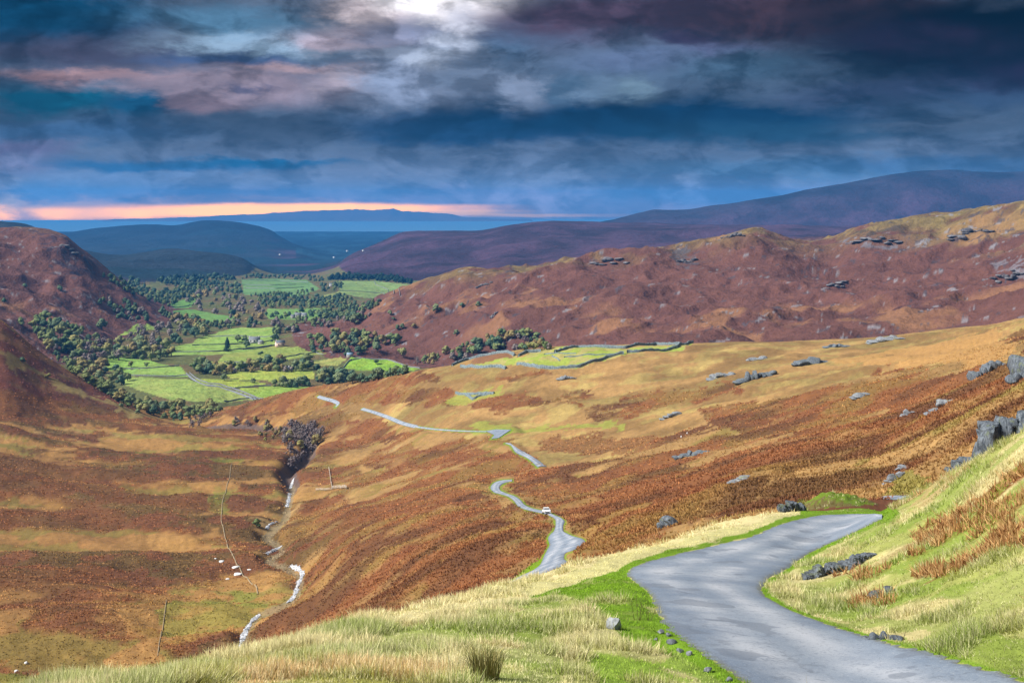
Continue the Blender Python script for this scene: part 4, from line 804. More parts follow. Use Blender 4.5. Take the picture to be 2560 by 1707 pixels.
outcrop(2165, 1592, 2250, 1600, 22, 'low purple-brown rocks at the roadside foot of the bank', 6, 5, m_dark, tmin=1, tmax=td)
outcrop(1955, 1292, 2010, 1262, 44, 'dark broken rocks at the left end of the green mound', 7, 6, m_dark, tmin=kk['brow'] - .2, tmax=kk['moor1'], sub=4, fiss=.3)
outcrop(2430, 960, 2510, 905, 40, 'grey crag on the upper right slope', 8, 7, m_dark, tmin=td, tmax=kk['spur']); outcrop(2525, 975, 2600, 910, 60, 'dark grey crag at the right edge of the moor', 9, 7, m_dark, tmin=td, tmax=kk['spur'])
outcrop(1840, 962, 1935, 935, 26, 'dark grey rib in the tan grass right of the fort', 10, 9, m_dark, tmin=td, tmax=kk['spur']); outcrop(1770, 950, 1840, 935, 14, 'low grey slabs left of the dark rib', 11, 6, m_rock, tmin=td, tmax=kk['spur'])
outcrop(1985, 918, 2060, 900, 16, 'narrow dark ledge in the grass below the spur crest', 12, 6, m_dark, tmin=td, tmax=kk['spur']); outcrop(1870, 902, 1915, 896, 9, 'small rock ledge just under the spur crest', 13, 4, m_rock, tmin=td, tmax=kk['spur'])
outcrop(2060, 870, 2120, 866, 12, 'dark rocks on the spur skyline', 14, 5, m_dark, tmin=td, tmax=kk['spur'] + .05); outcrop(2170, 856, 2260, 846, 12, 'long low rocks on the spur skyline', 15, 6, m_rock, tmin=td, tmax=kk['spur'] + .05)
outcrop(2315, 1030, 2385, 1012, 20, 'pale grey slab in brown bracken on the right slope', 16, 5, m_rock, tmin=td, tmax=kk['spur']); outcrop(2255, 1045, 2285, 1030, 18, 'small pinkish rocks beside the pale slab', 17, 3, m_rock, tmin=td, tmax=kk['spur'])
outcrop(1685, 1145, 1770, 1132, 16, 'flat grey rock in the moor above the bracken slope', 18, 7, m_dark, tmin=td, tmax=kk['spur']); outcrop(1825, 1212, 1872, 1192, 12, 'low grey slab in the dark bracken', 19, 4, m_rock, tmin=td, tmax=kk['spur'])
outcrop(1648, 1318, 1688, 1312, 34, 'isolated dark pointed rock standing in rust bracken', 20, 3, m_dark, tmin=kk['moor0'] - .6, tmax=kk['spur']); outcrop(1395, 950, 1440, 945, 10, 'pale tumbled stones below the fort wall', 21, 6, m_rock, tmin=td, tmax=kk['spur'])
outcrop(2208, 1222, 2262, 1176, 20, 'line of stones up the edge of the green mound', 22, 6, m_rock, tmin=td, tmax=kk['spur']); outcrop(2240, 1175, 2268, 1170, 12, 'pale boulder at the top of the green mound', 23, 2, m_rock, tmin=td, tmax=kk['spur'])
outcrop(2130, 1000, 2170, 985, 12, 'small rocks in the bracken of the upper right slope', 24, 3, m_rock, tmin=td, tmax=kk['spur']); outcrop(1650, 1050, 1700, 1035, 14, 'brown boulders in the tan moor below the long bracken', 25, 4, m_rock, tmin=td, tmax=kk['spur'])
# fell crags
for i, (x0, y0, x1, y1, h_, lb) in enumerate(((1190, 720, 1230, 708, 14, 'small crag on the brow of the middle fell'), (1225, 795, 1245, 785, 14, 'dark small crag low on the middle fell'), (1480, 660, 1570, 650, 16, 'dark crag band on the fell crest left of the knoll'),
         (1690, 660, 1740, 650, 14, 'dark crag below the pointed knoll'), (1800, 598, 1860, 588, 14, 'broken crags on the pointed knoll'), (2130, 612, 2250, 596, 14, 'grey crags below the right-hand top'),
        (2370, 604, 2480, 578, 22, 'long black crag on the right-hand top'), (2060, 722, 2120, 705, 10, 'slanting blue-grey ledge on the right fell'), (2480, 700, 2560, 680, 20, 'pale blue-grey scree rocks at the right edge'), (110, 600, 190, 640, 11, 'dark crags on the shoulder of the left fell'))):
    outcrop(x0, y0, x1, y1, h_ * .6, lb, 40 + i, 9, m_crag, jit=1.3, hv=(.25, 1.2), tmin=kk['valley0'], tmax=kk['fell'] + .1, sub=2)
# stones by the near road
m_paleb = simple_mat('pale_boulder', (.15, .165, .18), (.30, .32, .335), 7.0, .9, 6, .6, .03, .2, True)
boulder(1537, 1572, 42, 40, 'pale grey boulder in the grass left of the bend', 73, m_paleb, tmin=1, tmax=td, sub=4)
for i, (x, y, w_, h_, lb) in enumerate(((1652, 1582, 22, 12, 'flat stone by the left road edge, nearest the bend'), (1672, 1590, 18, 12, 'small stone touching the left road edge'), (1680, 1608, 30, 12, 'long flat stone on the green verge'), (1700, 1630, 24, 14, 'stone half sunk in the green verge'),
        (1722, 1637, 20, 14, 'pale stone on the verge just left of the road'), (1770, 1678, 26, 14, 'brownish stone on the verge near the bottom'), (1822, 1702, 20, 14, 'stone at the road edge at the very bottom'), (1640, 1600, 14, 8, 'little stone in grass left of the roadside stones'))):
    boulder(x, y, w_, h_, lb, 80 + i, m_rock, 'stone', 'stone', 'stones along the left road verge', 1, td, 2)
for i, (x, y, w_, h_, lb) in enumerate(((1703, 1094, 8, 14, 'pale upright stone on the bare orange moor'), (1718, 1084, 6, 9, 'cream stone just above the pale upright stone'), (66, 1658, 16, 12, 'lilac-white stone in the bottom left corner'), (40, 1680, 20, 14, 'grey stone below the lilac stone at lower left'),
        (555, 1405, 24, 12, 'white stones at the upper end of the left scree'), (590, 1418, 34, 8, 'white flat rocks beside the thin pale wall'), (570, 1448, 18, 10, 'lowest white rock of the left scree'), (596, 1436, 40, 9, 'long white rock streak crossing the thin pale wall'), (540, 1397, 12, 7, 'small white stone left of the scree'), (625, 1424, 20, 6, 'white rock right of the thin pale wall'))):
    boulder(x, y, w_ * .7, h_ * .6, lb, 100 + i, simple_mat('white_rock', (.45, .45, .44), (.72, .72, .72), .8, .8, 4, .4, .2, .2, True) if i == 0 else bpy.data.materials['white_rock'], 'stone', 'stone', None, kk['moor0'] - .5, kk['spur'], 2, .3)
# ------------------------------------------------------------------ trees
def leaf_mat(name, c1, c2, c3):
    m, t, b = new_mat(name); p = objco(t); n1 = noise(t, p, 1.4, 3, .6); oi = t.nodes.new('ShaderNodeObjectInfo'); r = Nd(t, oi.outputs['Random'])
    c = mixcol(t, n1.smooth(.35, .65), c1, c2); c = mixcol(t, r.smooth(.25, 1.0) * .8, c, c3)
    t.links.new(c.s, b.inputs['Base Color']); b.inputs['Roughness'].default_value = .9; b.inputs['Specular IOR Level'].default_value = .1; return m
LEAF = {'green': leaf_mat('oak_leaves', (.075, .125, .05), (.19, .23, .085), (.25, .24, .09)), 'dark': leaf_mat('dark_leaves', (.055, .105, .07), (.14, .20, .10), (.18, .21, .10)),
        'rust': leaf_mat('autumn_leaves', (.16, .135, .06), (.27, .21, .085), (.27, .26, .09)), 'bare': leaf_mat('bare_twigs', (.12, .095, .10), (.20, .16, .15), (.17, .15, .14)), 'fir': leaf_mat('fir_needles', (.012, .034, .026), (.03, .06, .035), (.03, .055, .03))}
m_bark = simple_mat('bark', (.06, .05, .04), (.12, .10, .08), 3.0, .95, rnd=.3)
def crown_mesh(seed, kind):
    r = np.random.default_rng(seed); V = []; T = []; n0 = 0
    if kind == 'fir':
        N = 150
        for i in range(N):
            z = r.uniform(.08, 1.0); rad_ = .24 * (1.02 - z) ** .85 * r.uniform(.6, 1.1) + .01; a_ = r.uniform(0, 6.283); c_ = np.array([math.cos(a_) * rad_, math.sin(a_) * rad_, z]); sz = .085 * (1.1 - z * .6)
            o_ = np.array([math.cos(a_), math.sin(a_), -.55]); sd_ = np.array([-math.sin(a_), math.cos(a_), 0])
            V += [c_ + sd_ * sz, c_ - sd_ * sz, c_ + o_ * sz * 1.5]; T.append((n0, n0 + 1, n0 + 2)); n0 += 3
        cv, cf = ICO[1]; cv = cv * np.array([.17, .17, .46]) + np.array([0, 0, .5]); V += list(cv); T += list(cf + n0)
        return np.array(V), np.array(T)
    lobes = []
    wdt = r.uniform(.44, .56)
    for i in range(9):
        a_ = r.uniform(0, 6.283); q_ = r.uniform(.0, .26) * (wdt / .4); z = r.uniform(.32, .80); lobes.append((np.array([math.cos(a_) * q_, math.sin(a_) * q_, z - .5 * q_]), r.uniform(.13, .22)))
    lobes.append((np.array([0, 0, .55]), .27)); dens = 30 if kind != 'bare' else 20
    for c_, rd in lobes:
        cv, cf = ICO[1]; k_ = .88 if kind != 'bare' else .5; jit = 1 + r.normal(size=(len(cv), 1)) * .16; V += list(cv * rd * k_ * jit + c_); T += list(cf + n0); n0 += len(cv)
        for i in range(dens):
            n = r.normal(size=3); n /= np.linalg.norm(n); n[2] = n[2] * .8 + .1; p_ = c_ + n * rd * r.uniform(.75, 1.12); sz = rd * (r.uniform(.22, .42) if kind != 'bare' else r.uniform(.1, .2)); u_ = np.cross(n, r.normal(size=3)); u_ /= np.linalg.norm(u_) + 1e-6; w_ = np.cross(n, u_) + n * r.uniform(-.5, .5)
            if kind == 'bare': w_ = n * 2.2 + u_ * .4
            V += [p_ + u_ * sz, p_ - u_ * sz * .5 + w_ * sz * .9, p_ - u_ * sz * .5 - w_ * sz * (.9 if kind != 'bare' else .2)]; T.append((n0, n0 + 1, n0 + 2)); n0 += 3
    return np.array(V), np.array(T)
def trunk_mesh(seed, top=.55, rad_=.028):
    r = np.random.default_rng(seed); V = []; Q = []; n0 = 0
    def limb(a_, b_, r0, r1):
        nonlocal n0
        d_ = b_ - a_; d_ = d_ / np.linalg.norm(d_); u_ = np.cross(d_, [.3, .9, .1]); u_ /= np.linalg.norm(u_); w_ = np.cross(d_, u_)
        for c_, rr in ((a_, r0), (b_, r1)):
            for k_ in range(5): V.append(c_ + (u_ * math.cos(k_ * 1.2566) + w_ * math.sin(k_ * 1.2566)) * rr)
        Q.extend([(n0 + k_, n0 + (k_ + 1) % 5, n0 + 5 + (k_ + 1) % 5, n0 + 5 + k_) for k_ in range(5)]); n0 += 10
    limb(np.array([0, 0, -.08]), np.array([.01, 0, .3]), rad_ * 1.5, rad_); limb(np.array([.01, 0, .3]), np.array([0, .01, top]), rad_, rad_ * .45)
    for i in range(4):
        a_ = r.uniform(0, 6.283); limb(np.array([0, 0, .28 + .05 * i]), np.array([math.cos(a_) * .2, math.sin(a_) * .2, .5 + .07 * i]), rad_ * .6, rad_ * .2)
    return np.array(V), np.array(Q)
CR = {}; TR = []
for kd in ('green', 'dark', 'rust', 'bare', 'fir'):
    CR[kd] = []
    for i in range(4 if kd != 'fir' else 2):
        v, f = crown_mesh(200 + i * 7 + len(kd) * 31, kd if kd in ('fir', 'bare') else 'leaf'); CR[kd].append(mesh_from('crown', v, f, LEAF[kd]))
CRAW = [crown_mesh(900 + i, 'leaf') for i in range(3)]
for i in range(3): v, q_ = trunk_mesh(300 + i); TR.append(mesh_from('trunk', v, None, m_bark, None, False, q_))
NT = [0]
def tree(p_, hm, kind, label, group=None, name=None, wide=1.0, lift=0.0):
    nme = name or {'fir': 'fir_tree', 'bare': 'bare_tree'}.get(kind, 'deciduous_tree')
    o = thing(nme, label, 'tree', p_, random.random() * 6.28, group); o.scale = (hm * wide, hm * wide, hm)
    link('trunk', TR[random.randrange(3)], o); c = link('crown', CR[kind][random.randrange(len(CR[kind]))], o); NT[0] += 1; return o
tr = random.Random(77)
def scatter(poly, n, mind, tmin, tmax):
    poly_a = np.array(poly, float); out_ = []; x0, y0 = poly_a.min(0); x1, y1 = poly_a.max(0); tries = 0
    while len(out_) < n and tries < n * 40:
        tries += 1; x, y = tr.uniform(x0, x1), tr.uniform(y0, y1)
        if not in_poly(np.array([x]), np.array([y]), poly)[0]: continue
        if any((x - a_) ** 2 + ((y - b_) * 2.2) ** 2 < mind * mind for a_, b_ in out_): continue
        out_.append((x, y))
    return [(pick(x, y, tmin, tmax), x, y) for x, y in out_]
tv0, tv1 = kk['spur'] - .1, kk['ridge']
WOODS = [  # polygon, count, spacing px, tree height in photo px, mix, label, group
    ([(214, 958), (240, 972), (262, 985), (330, 1005), (400, 1018), (470, 1022), (555, 1016), (545, 1042), (440, 1052), (330, 1034), (262, 1010), (225, 985)], 42, 15, 27, 'ggggdr', 'tree in the wooded strip below the nearest pasture', 'trees in the strip below the nearest pasture'),
    ([(215, 925), (300, 925), (322, 945), (318, 968), (262, 985), (225, 960)], 9, 16, 26, 'ggd', 'tree at the left edge of the nearest pastures', 'trees left of the nearest pastures'),
    ([(45, 812), (120, 800), (200, 828), (245, 850), (232, 872), (130, 872), (80, 850)], 26, 15, 26, 'gdgg', 'tree in the wood under the left fell', 'trees in the wood under the left fell'),
    ([(110, 868), (250, 860), (330, 868), (400, 858), (440, 885), (440, 905), (330, 900), (262, 905), (250, 940), (190, 945), (140, 900)], 56, 14, 28, 'gggrbd', 'tree in the big valley wood on the left', 'trees in the big left valley wood'),
    ([(385, 815), (440, 800), (520, 830), (500, 850), (440, 872), (400, 862), (290, 860), (330, 848)], 24, 13, 24, 'gbbrd', 'tree on the knoll left of the wide middle pasture', 'trees on the knoll by the middle pasture'),
    ([(230, 752), (300, 748), (375, 778), (375, 812), (350, 822), (300, 790)], 20, 12, 18, 'ddgb', 'tree on the bracken foot of the left fell', 'trees at the foot of the left fell'),
    ([(455, 755), (520, 725), (600, 745), (650, 770), (668, 790), (650, 812), (600, 805), (520, 778), (485, 778)], 34, 11, 18, 'gbdbr', 'tree in the wood on the central knoll', 'trees in the wood on the central knoll'),
    ([(520, 812), (600, 808), (690, 806), (700, 816), (600, 820), (530, 826)], 14, 11, 18, 'gbd', 'hedgerow tree along the top of the wide middle pasture', 'hedgerow trees above the middle pasture'),
    ([(690, 812), (770, 795), (860, 790), (930, 790), (900, 812), (780, 825), (720, 838), (680, 860), (660, 850)], 30, 12, 20, 'gdbg', 'tree beyond the farm at the foot of the right-hand fell', 'trees beyond the farm'),
    ([(765, 848), (850, 838), (930, 835), (1005, 862), (965, 878), (850, 892), (780, 880)], 38, 12, 24, 'ggrdg', 'tree in the hillside wood above the bright pasture', 'trees in the hillside wood'),
    ([(480, 915), (560, 918), (640, 912), (720, 915), (790, 910), (800, 925), (720, 930), (600, 932), (520, 940), (485, 935)], 34, 13, 26, 'ggrbd', 'roadside tree between the narrow pastures mid valley', 'roadside trees between the narrow pastures'),
    ([(785, 945), (830, 938), (900, 948), (1000, 938), (1030, 940), (990, 950), (870, 962), (800, 962)], 22, 12, 28, 'dddg', 'tree in the wood behind the bracken brow', 'trees in the dark wood behind the brow'),
    ([(680, 962), (725, 958), (785, 966), (780, 970), (690, 970)], 7, 12, 26, 'ddg', 'tree standing in the wall line between pastures', 'trees in the wall line between pastures'),
    ([(1030, 915), (1100, 888), (1200, 852), (1300, 828), (1370, 858), (1385, 885), (1300, 880), (1230, 880), (1130, 908)], 46, 13, 22, 'ggrdb', 'scrubby tree on the slope behind the fort', 'trees on the slope behind the fort')]
KM = {'g': 'green', 'd': 'dark', 'r': 'rust', 'b': 'bare', 'f': 'fir'}
cand = []
for poly, n, md, hpx, mix, lb, gp in WOODS:
    for p_, x, y in scatter(poly, int(n * 1.35), md * .82, tv0, tv1):
        cand.append((hpx * 1.12 * tr.uniform(.6, 1.2), p_, KM[tr.choice(mix)], lb, gp))
singles = [(328, 918, 20, 'g', 'single small tree in the upper left pasture'), (366, 916, 14, 'g', 'lone little tree in the middle of the upper left pasture'), (404, 790, 22, 'd', 'single round dark tree beside the upper pasture'), (300, 800, 22, 'd', 'lone dark tree on the left bracken slope'), (255, 825, 34, 'd', 'big dark tree at the bottom of the left bracken slope'),
    (568, 878, 36, 'f', 'tall pointed dark conifer in the wide middle pasture'), (594, 855, 22, 'd', 'left of the two dark trees near the white farm'), (612, 855, 20, 'd', 'right of the two dark trees near the white farm'), (615, 868, 20, 'd', 'dark tree below the pair near the white farm'), (652, 888, 12, 'd', 'small dark bush on the hummock left of the pink cottage'),
    (668, 906, 22, 'd', 'single dark round tree in the yellowish pasture'), (560, 952, 22, 'd', 'dark tree by the lane wall'), (632, 957, 14, 'd', 'small dark tree in the wall line right of the lane'), (975, 788, 16, 'd', 'lone dark thorn tree on the middle fell, lowest left'), (984, 800, 9, 'd', 'small bush beneath the lone thorn tree'), (1090, 778, 22, 'd', 'upright dark tree on the middle fell slope'),
    (1155, 768, 14, 'd', 'dark bush on the middle fell, right of the upright tree'), (1196, 765, 14, 'd', 'rightmost small dark tree on the middle fell slope'), (994, 825, 16, 'd', 'dark bush above the hillside wood, left of a pair'), (1006, 822, 16, 'd', 'dark bush above the hillside wood, right of a pair'), (1035, 820, 14, 'r', 'brownish bush right of the dark pair on the fell'), (1142, 838, 16, 'd', 'lone dark tree above the slope behind the fort'),
    (1310, 838, 18, 'd', 'highest dark tree on the slope behind the fort'), (10, 758, 16, 'd', 'dark bush at the left edge on the fell'), (150, 728, 18, 'd', 'dark bush high on the left fell'), (62, 720, 14, 'd', 'small dark bush beside a crag on the left fell'), (302, 1018, 12, 'd', 'small green bush on the near left bracken slope'), (345, 1034, 14, 'd', 'low dark bush at the foot of the left slope'),
    (642, 1318, 26, 'g', 'rounded pale green bush beside the beck'), (55, 905, 14, 'd', 'dark scrub bush on the near left slope'), (120, 945, 14, 'r', 'brown scrub bush on the near left slope'), (1008, 893, 30, 'g', 'tall green tree above the bright pasture wall'), (940, 910, 16, 'g', 'tree standing by the blue-roofed barn')]
for x, y, hpx, k_, lb in singles:
    p_ = pick(x, y, kk['moor0'], kk['fell'] + .1); tree(p_, hpx * p_.y / F, KM[k_], lb, wide=1.0 if k_ == 'f' else (1.15 if hpx > 15 else 1.5), name='bush' if 'bush' in lb else None)
# bare trees filling the gully
for p_, x, y in scatter([(690, 1100), (725, 1075), (790, 1068), (812, 1085), (800, 1120), (760, 1165), (730, 1190), (700, 1185), (735, 1150)], 36, 10, kk['moor2'], kk['spur']):
    k_ = tr.choice('bbbbbbr'); tree(p_, 34 * tr.uniform(.7, 1.1) * p_.y / F, KM[k_], 'bare purplish tree crowding the dark gully' if k_ == 'b' else 'brownish tree among bare ones in the gully', 'bare trees in the gully' if k_ == 'b' else 'brown trees in the gully', wide=1.1)
for p_, x, y in scatter([(470, 1055), (520, 1040), (548, 1048), (520, 1072), (475, 1070)], 9, 8, kk['moor3'], kk['spur']):
    tree(p_, 20 * tr.uniform(.7, 1.1) * p_.y / F, 'bare', 'grey scrub tree below the wooded strip', 'scrub below the wooded strip')
for p_, x, y in scatter([(645, 1090), (700, 1080), (720, 1100), (660, 1105)], 6, 9, kk['moor3'], kk['spur']):
    tree(p_, 16 * tr.uniform(.7, 1.1) * p_.y / F, 'rust', 'low scrub bush left of the gully top', 'scrub left of the gully')
for p_, x, y in scatter([(560, 1052), (640, 1056), (720, 1068), (770, 1075), (760, 1092), (700, 1085), (620, 1072), (560, 1064)], 16, 11, kk['moor3'], kk['spur']):
    tree(p_, 20 * tr.uniform(.6, 1.1) * p_.y / F, tr.choice(['bare', 'rust']), 'thin scrub tree along the beck between the gully and the woods', 'scrub along the upper beck')
cand.sort(key=lambda c_: -c_[0]); BIG = max(0, 298 - NT[0])
KW = {'green': 'olive-green', 'dark': 'dark green', 'rust': 'brownish autumn', 'bare': 'grey bare-twigged', 'fir': 'conifer'}
for hpx, p_, kd, lb, gp in cand[:BIG]: tree(p_, hpx * p_.y / F, kd, KW[kd] + ' ' + lb, gp, wide=tr.uniform(1.0, 1.45))
# everything smaller or farther: woods that read as a mass
def mass(name, items, label, mats):
    V = []; T = []; Cc = []; n0 = 0
    for p_, hm, col_ in items:
        v, f = CRAW[tr.randrange(3)]; a_ = tr.uniform(0, 6.28); ca, sa = math.cos(a_), math.sin(a_); w_ = hm * tr.uniform(.9, 1.3)
        V.append(np.stack([(v[:, 0] * ca - v[:, 1] * sa) * w_ + p_.x, (v[:, 0] * sa + v[:, 1] * ca) * w_ + p_.y, (v[:, 2] - .12) * hm + p_.z], -1)); T.append(f + n0); n0 += len(v)
        Cc.append(np.ones((len(v), 1)) * col_ * (.75 + .5 * v[:, 2:3] * 0 + .25 * tr.random()))
    return link(name, mesh_from(name, np.concatenate(V), np.concatenate(T), mats, np.concatenate(Cc)), kind='stuff', label=label)
m_mass = land_mat('far_woodland', (.15, .5), .8, 0, 1)
PAL = {'green': C(.16, .21, .085), 'dark': C(.08, .135, .08), 'rust': C(.29, .22, .09), 'bare': C(.25, .21, .19), 'fir': C(.02, .045, .03)}
items = [(p_, hpx * p_.y / F, PAL[kd]) for hpx, p_, kd, lb, gp in cand[BIG:]]
FARW = [([(640, 745), (800, 745), (860, 740), (900, 760), (850, 772), (660, 770)], 60, 8, 13, 'gdd'), ([(770, 790), (930, 760), (960, 752), (900, 800), (820, 800)], 40, 8, 15, 'gdg'), ([(600, 700), (620, 690), (800, 690), (850, 695), (800, 704), (700, 697)], 26, 7, 9, 'dd'),
        ([(820, 700), (860, 690), (1000, 697), (1030, 710), (940, 702)], 50, 6, 13, 'fff'), ([(370, 750), (430, 720), (520, 705), (600, 715), (610, 740), (540, 725), (460, 748), (420, 768)], 70, 8, 13, 'dgdd'), ([(250, 690), (330, 700), (400, 735), (400, 760), (340, 745)], 30, 8, 13, 'dgd'),
        ([(610, 742), (760, 742), (790, 735), (780, 726), (640, 738)], 22, 7, 9, 'dg'), ([(380, 700), (470, 690), (560, 690), (600, 700), (520, 702), (430, 718)], 50, 7, 10, 'ddf'), ([(800, 715), (850, 708), (860, 725), (810, 730)], 10, 7, 12, 'dg'), ([(660, 781), (670, 776), (820, 782), (770, 800), (670, 800)], 12, 12, 12, 'dg'), ([(400, 775), (430, 790), (490, 795), (520, 812), (600, 806), (600, 815), (500, 820), (420, 800)], 30, 9, 15, 'gdgr')]
for poly, n, md, hpx, mix in FARW:
    for p_, x, y in scatter(poly, int(n * 1.5), md * .8, kk['valley1'], kk['ridge']): items.append((p_, hpx * 1.25 * tr.uniform(.7, 1.15) * p_.y / F, PAL[KM[tr.choice(mix)]]))
mass('woodland', items, 'distant woodland and hedgerows that read as one mass beyond the pastures', m_mass)

# ------------------------------------------------------------------ buildings
m_render = simple_mat('white_render', (.55, .55, .54), (.66, .66, .65), .8, .8, rnd=.0); m_slate = simple_mat('slate', (.13, .15, .18), (.22, .24, .27), 1.2, .7); m_stoneb = simple_mat('house_stone', (.25, .24, .22), (.38, .36, .33), 1.5, .9)
m_pink = simple_mat('pink_render', (.60, .42, .36), (.70, .52, .45), .8, .8); m_glass = simple_mat('window_glass', (.03, .04, .05), (.06, .07, .08), 1.0, .15, spec=.6); m_blue = simple_mat('blue_roof', (.20, .30, .42), (.28, .38, .5), 1.0, .5)
def bx(v, q, x0, x1, y0, y1, z0, z1):
    n0 = len(v); v += [(x, y, z) for z in (z0, z1) for y in (y0, y1) for x in (x0, x1)]; q += [tuple(n0 + k_ for k_ in f_) for f_ in ((0, 2, 3, 1), (4, 5, 7, 6), (0, 1, 5, 4), (2, 6, 7, 3), (0, 4, 6, 2), (1, 3, 7, 5))]
def house(x, y, wpx, label, mw, mr, rot=0.0, ratio=.55, hr=.42, wins=3, chim=2, category='house', name='farmhouse'):
    p_ = pick(x, y, kk['valley0'], kk['ridge']); w_ = wpx * p_.y / F; d_ = w_ * ratio; h_ = w_ * hr; o = thing(name, label, category, p_, rot)
    v, q = [], []; bx(v, q, -w_ / 2, w_ / 2, -d_ / 2, d_ / 2, -1.5, h_); n0 = len(v)
    v += [(-w_ / 2, -d_ / 2, h_), (-w_ / 2, d_ / 2, h_), (-w_ / 2, 0, h_ + d_ * .42), (w_ / 2, -d_ / 2, h_), (w_ / 2, d_ / 2, h_), (w_ / 2, 0, h_ + d_ * .42)]
    link('wall', mesh_from('wall', v, [(n0, n0 + 2, n0 + 1), (n0 + 3, n0 + 4, n0 + 5)], mw, None, False, q), o)
    e = w_ * .04; k_ = d_ * .42; v = []; th = .35
    for s_ in (-1, 1):
        v += [(-w_ / 2 - e, s_ * (d_ / 2 + e), h_ - e * .84), (w_ / 2 + e, s_ * (d_ / 2 + e), h_ - e * .84), (w_ / 2 + e, 0, h_ + k_ + .06), (-w_ / 2 - e, 0, h_ + k_ + .06)]
    v += [(a_, b_, c_ + th) for a_, b_, c_ in v]; q = [(0, 1, 2, 3), (8, 11, 10, 9), (4, 7, 6, 5), (12, 13, 14, 15), (0, 8, 9, 1), (4, 5, 13, 12), (0, 3, 11, 8), (1, 9, 10, 2), (4, 12, 15, 7), (5, 6, 14, 13)]
    rf = link('roof', mesh_from('roof', v, None, mr, None, False, q), o)
    for i in range(chim):
        v, q = [], []; cx_ = (-1 if i == 0 else 1) * w_ * .42; bx(v, q, cx_ - .6, cx_ + .6, -.5, .5, h_ + k_ - .8, h_ + k_ + 1.5); link('chimney', mesh_from('chimney', v, None, mw, None, False, q), rf)
    for i in range(wins):
        v, q = [], []; cx_ = (i + .5) / wins * w_ - w_ / 2; ww = w_ * .07; bx(v, q, cx_ - ww, cx_ + ww, -d_ / 2 - .08, -d_ / 2 + .1, h_ * .35, h_ * .75); link('window', mesh_from('window', v, None, m_glass, None, False, q), o)
    return o
house(636, 857, 26, 'low white farmhouse among trees in the wide middle pasture', m_render, m_slate, .15, .5, .36)
house(652, 860, 12, 'small grey barn at the right end of the white farmhouse', m_stoneb, m_slate, -.3, .7, .5, 1, 0, 'barn', 'barn')
house(700, 866, 22, 'pinkish cottage where the fields meet the red slope', m_pink, m_slate, .5, .6, .45, 2, 1); house(745, 794, 16, 'grey stone farmhouse in the far tree clump', m_stoneb, m_slate, .2, .6, .5, 2, 2)
house(760, 792, 14, 'pale farm building right of the grey farmhouse', m_render, m_slate, -.2, .6, .45, 1, 1, 'barn', 'barn'); house(732, 796, 10, 'small outhouse left of the grey farmhouse', m_stoneb, m_slate, .4, .8, .6, 1, 0, 'barn', 'barn')
house(828, 716, 9, 'tiny white house among the far pale pastures', m_render, m_slate, .1, .6, .6, 2, 1); house(715, 926, 18, 'long pale cottage half hidden below the roadside trees', m_render, m_slate, .05, .4, .34, 2, 2); house(728, 924, 9, 'small whitewashed shed beside the long pale cottage', m_render, m_slate, -.2, .7, .5, 1, 0, 'barn', 'shed')
house(874, 893, 14, 'blue-roofed barn above the bright right-hand pasture', m_stoneb, m_blue, .3, .7, .5, 1, 0, 'barn', 'barn'); house(808, 789, 8, 'tiny grey cottage beside the dark tree clump', m_stoneb, m_slate, .3, .7, .6, 1, 1)
for i, (x, y, lb) in enumerate(((868, 629, 'faint white house on the blue plain, leftmost'), (908, 628, 'faint white house on the blue plain, rightmost'), (700, 638, 'faint white house at the foot of the blue hill'), (835, 645, 'faint white house low on the blue plain'))):
    p_ = pick(x, y, kk['valley4'], kk['coast']); w_ = 5 * p_.y / F; v, q = [], []; bx(v, q, -w_ / 2, w_ / 2, -w_ * .3, w_ * .3, -4, w_ * .5); o = thing('house', lb, 'house', p_, .2 * i)
    link('wall', mesh_from('wall', v, None, m_render, None, False, q), o); v = [(-w_ / 2, -w_ * .34, w_ * .5), (w_ / 2, -w_ * .34, w_ * .5), (w_ / 2, w_ * .34, w_ * .5), (-w_ / 2, w_ * .34, w_ * .5), (-w_ / 2, 0, w_ * .75), (w_ / 2, 0, w_ * .75)]
    link('roof', mesh_from('roof', v, [(0, 4, 3), (1, 2, 5)], m_slate, None, False, [(0, 1, 5, 4), (2, 3, 4, 5)]), o)

# ------------------------------------------------------------------ the car
m_paint = simple_mat('white_paint', (.74, .75, .77), (.80, .80, .81), .5, .3, spec=.5); m_tyre = simple_mat('tyre', (.015, .015, .017), (.03, .03, .03), 4, .9); m_rim = simple_mat('rim', (.35, .36, .38), (.5, .5, .52), 4, .35, metallic=.7); m_lamp = simple_mat('lamp_glass', (.55, .56, .58), (.7, .7, .72), 4, .1, spec=.6); m_plas = simple_mat('black_trim', (.02, .02, .025), (.035, .035, .04), 4, .6)
cp = pick(1366, 1286, kk['moor0'], kk['spur']); ca_ = pick(1383, 1290, kk['moor0'], kk['spur']); cb_ = pick(1340, 1276, kk['moor0'], kk['spur']); dv = ca_ - cb_
SC_ = 1.0; car = thing('car', 'white hatchback car driving up the narrow road through bracken', 'car', cp + Vector((0, 0, .30)), math.atan2(dv.y, dv.x)); car.scale = (1.08, 1.08, 1.08)
car.rotation_euler = (0, -math.atan2(dv.z, math.hypot(dv.x, dv.y)), math.atan2(dv.y, dv.x))
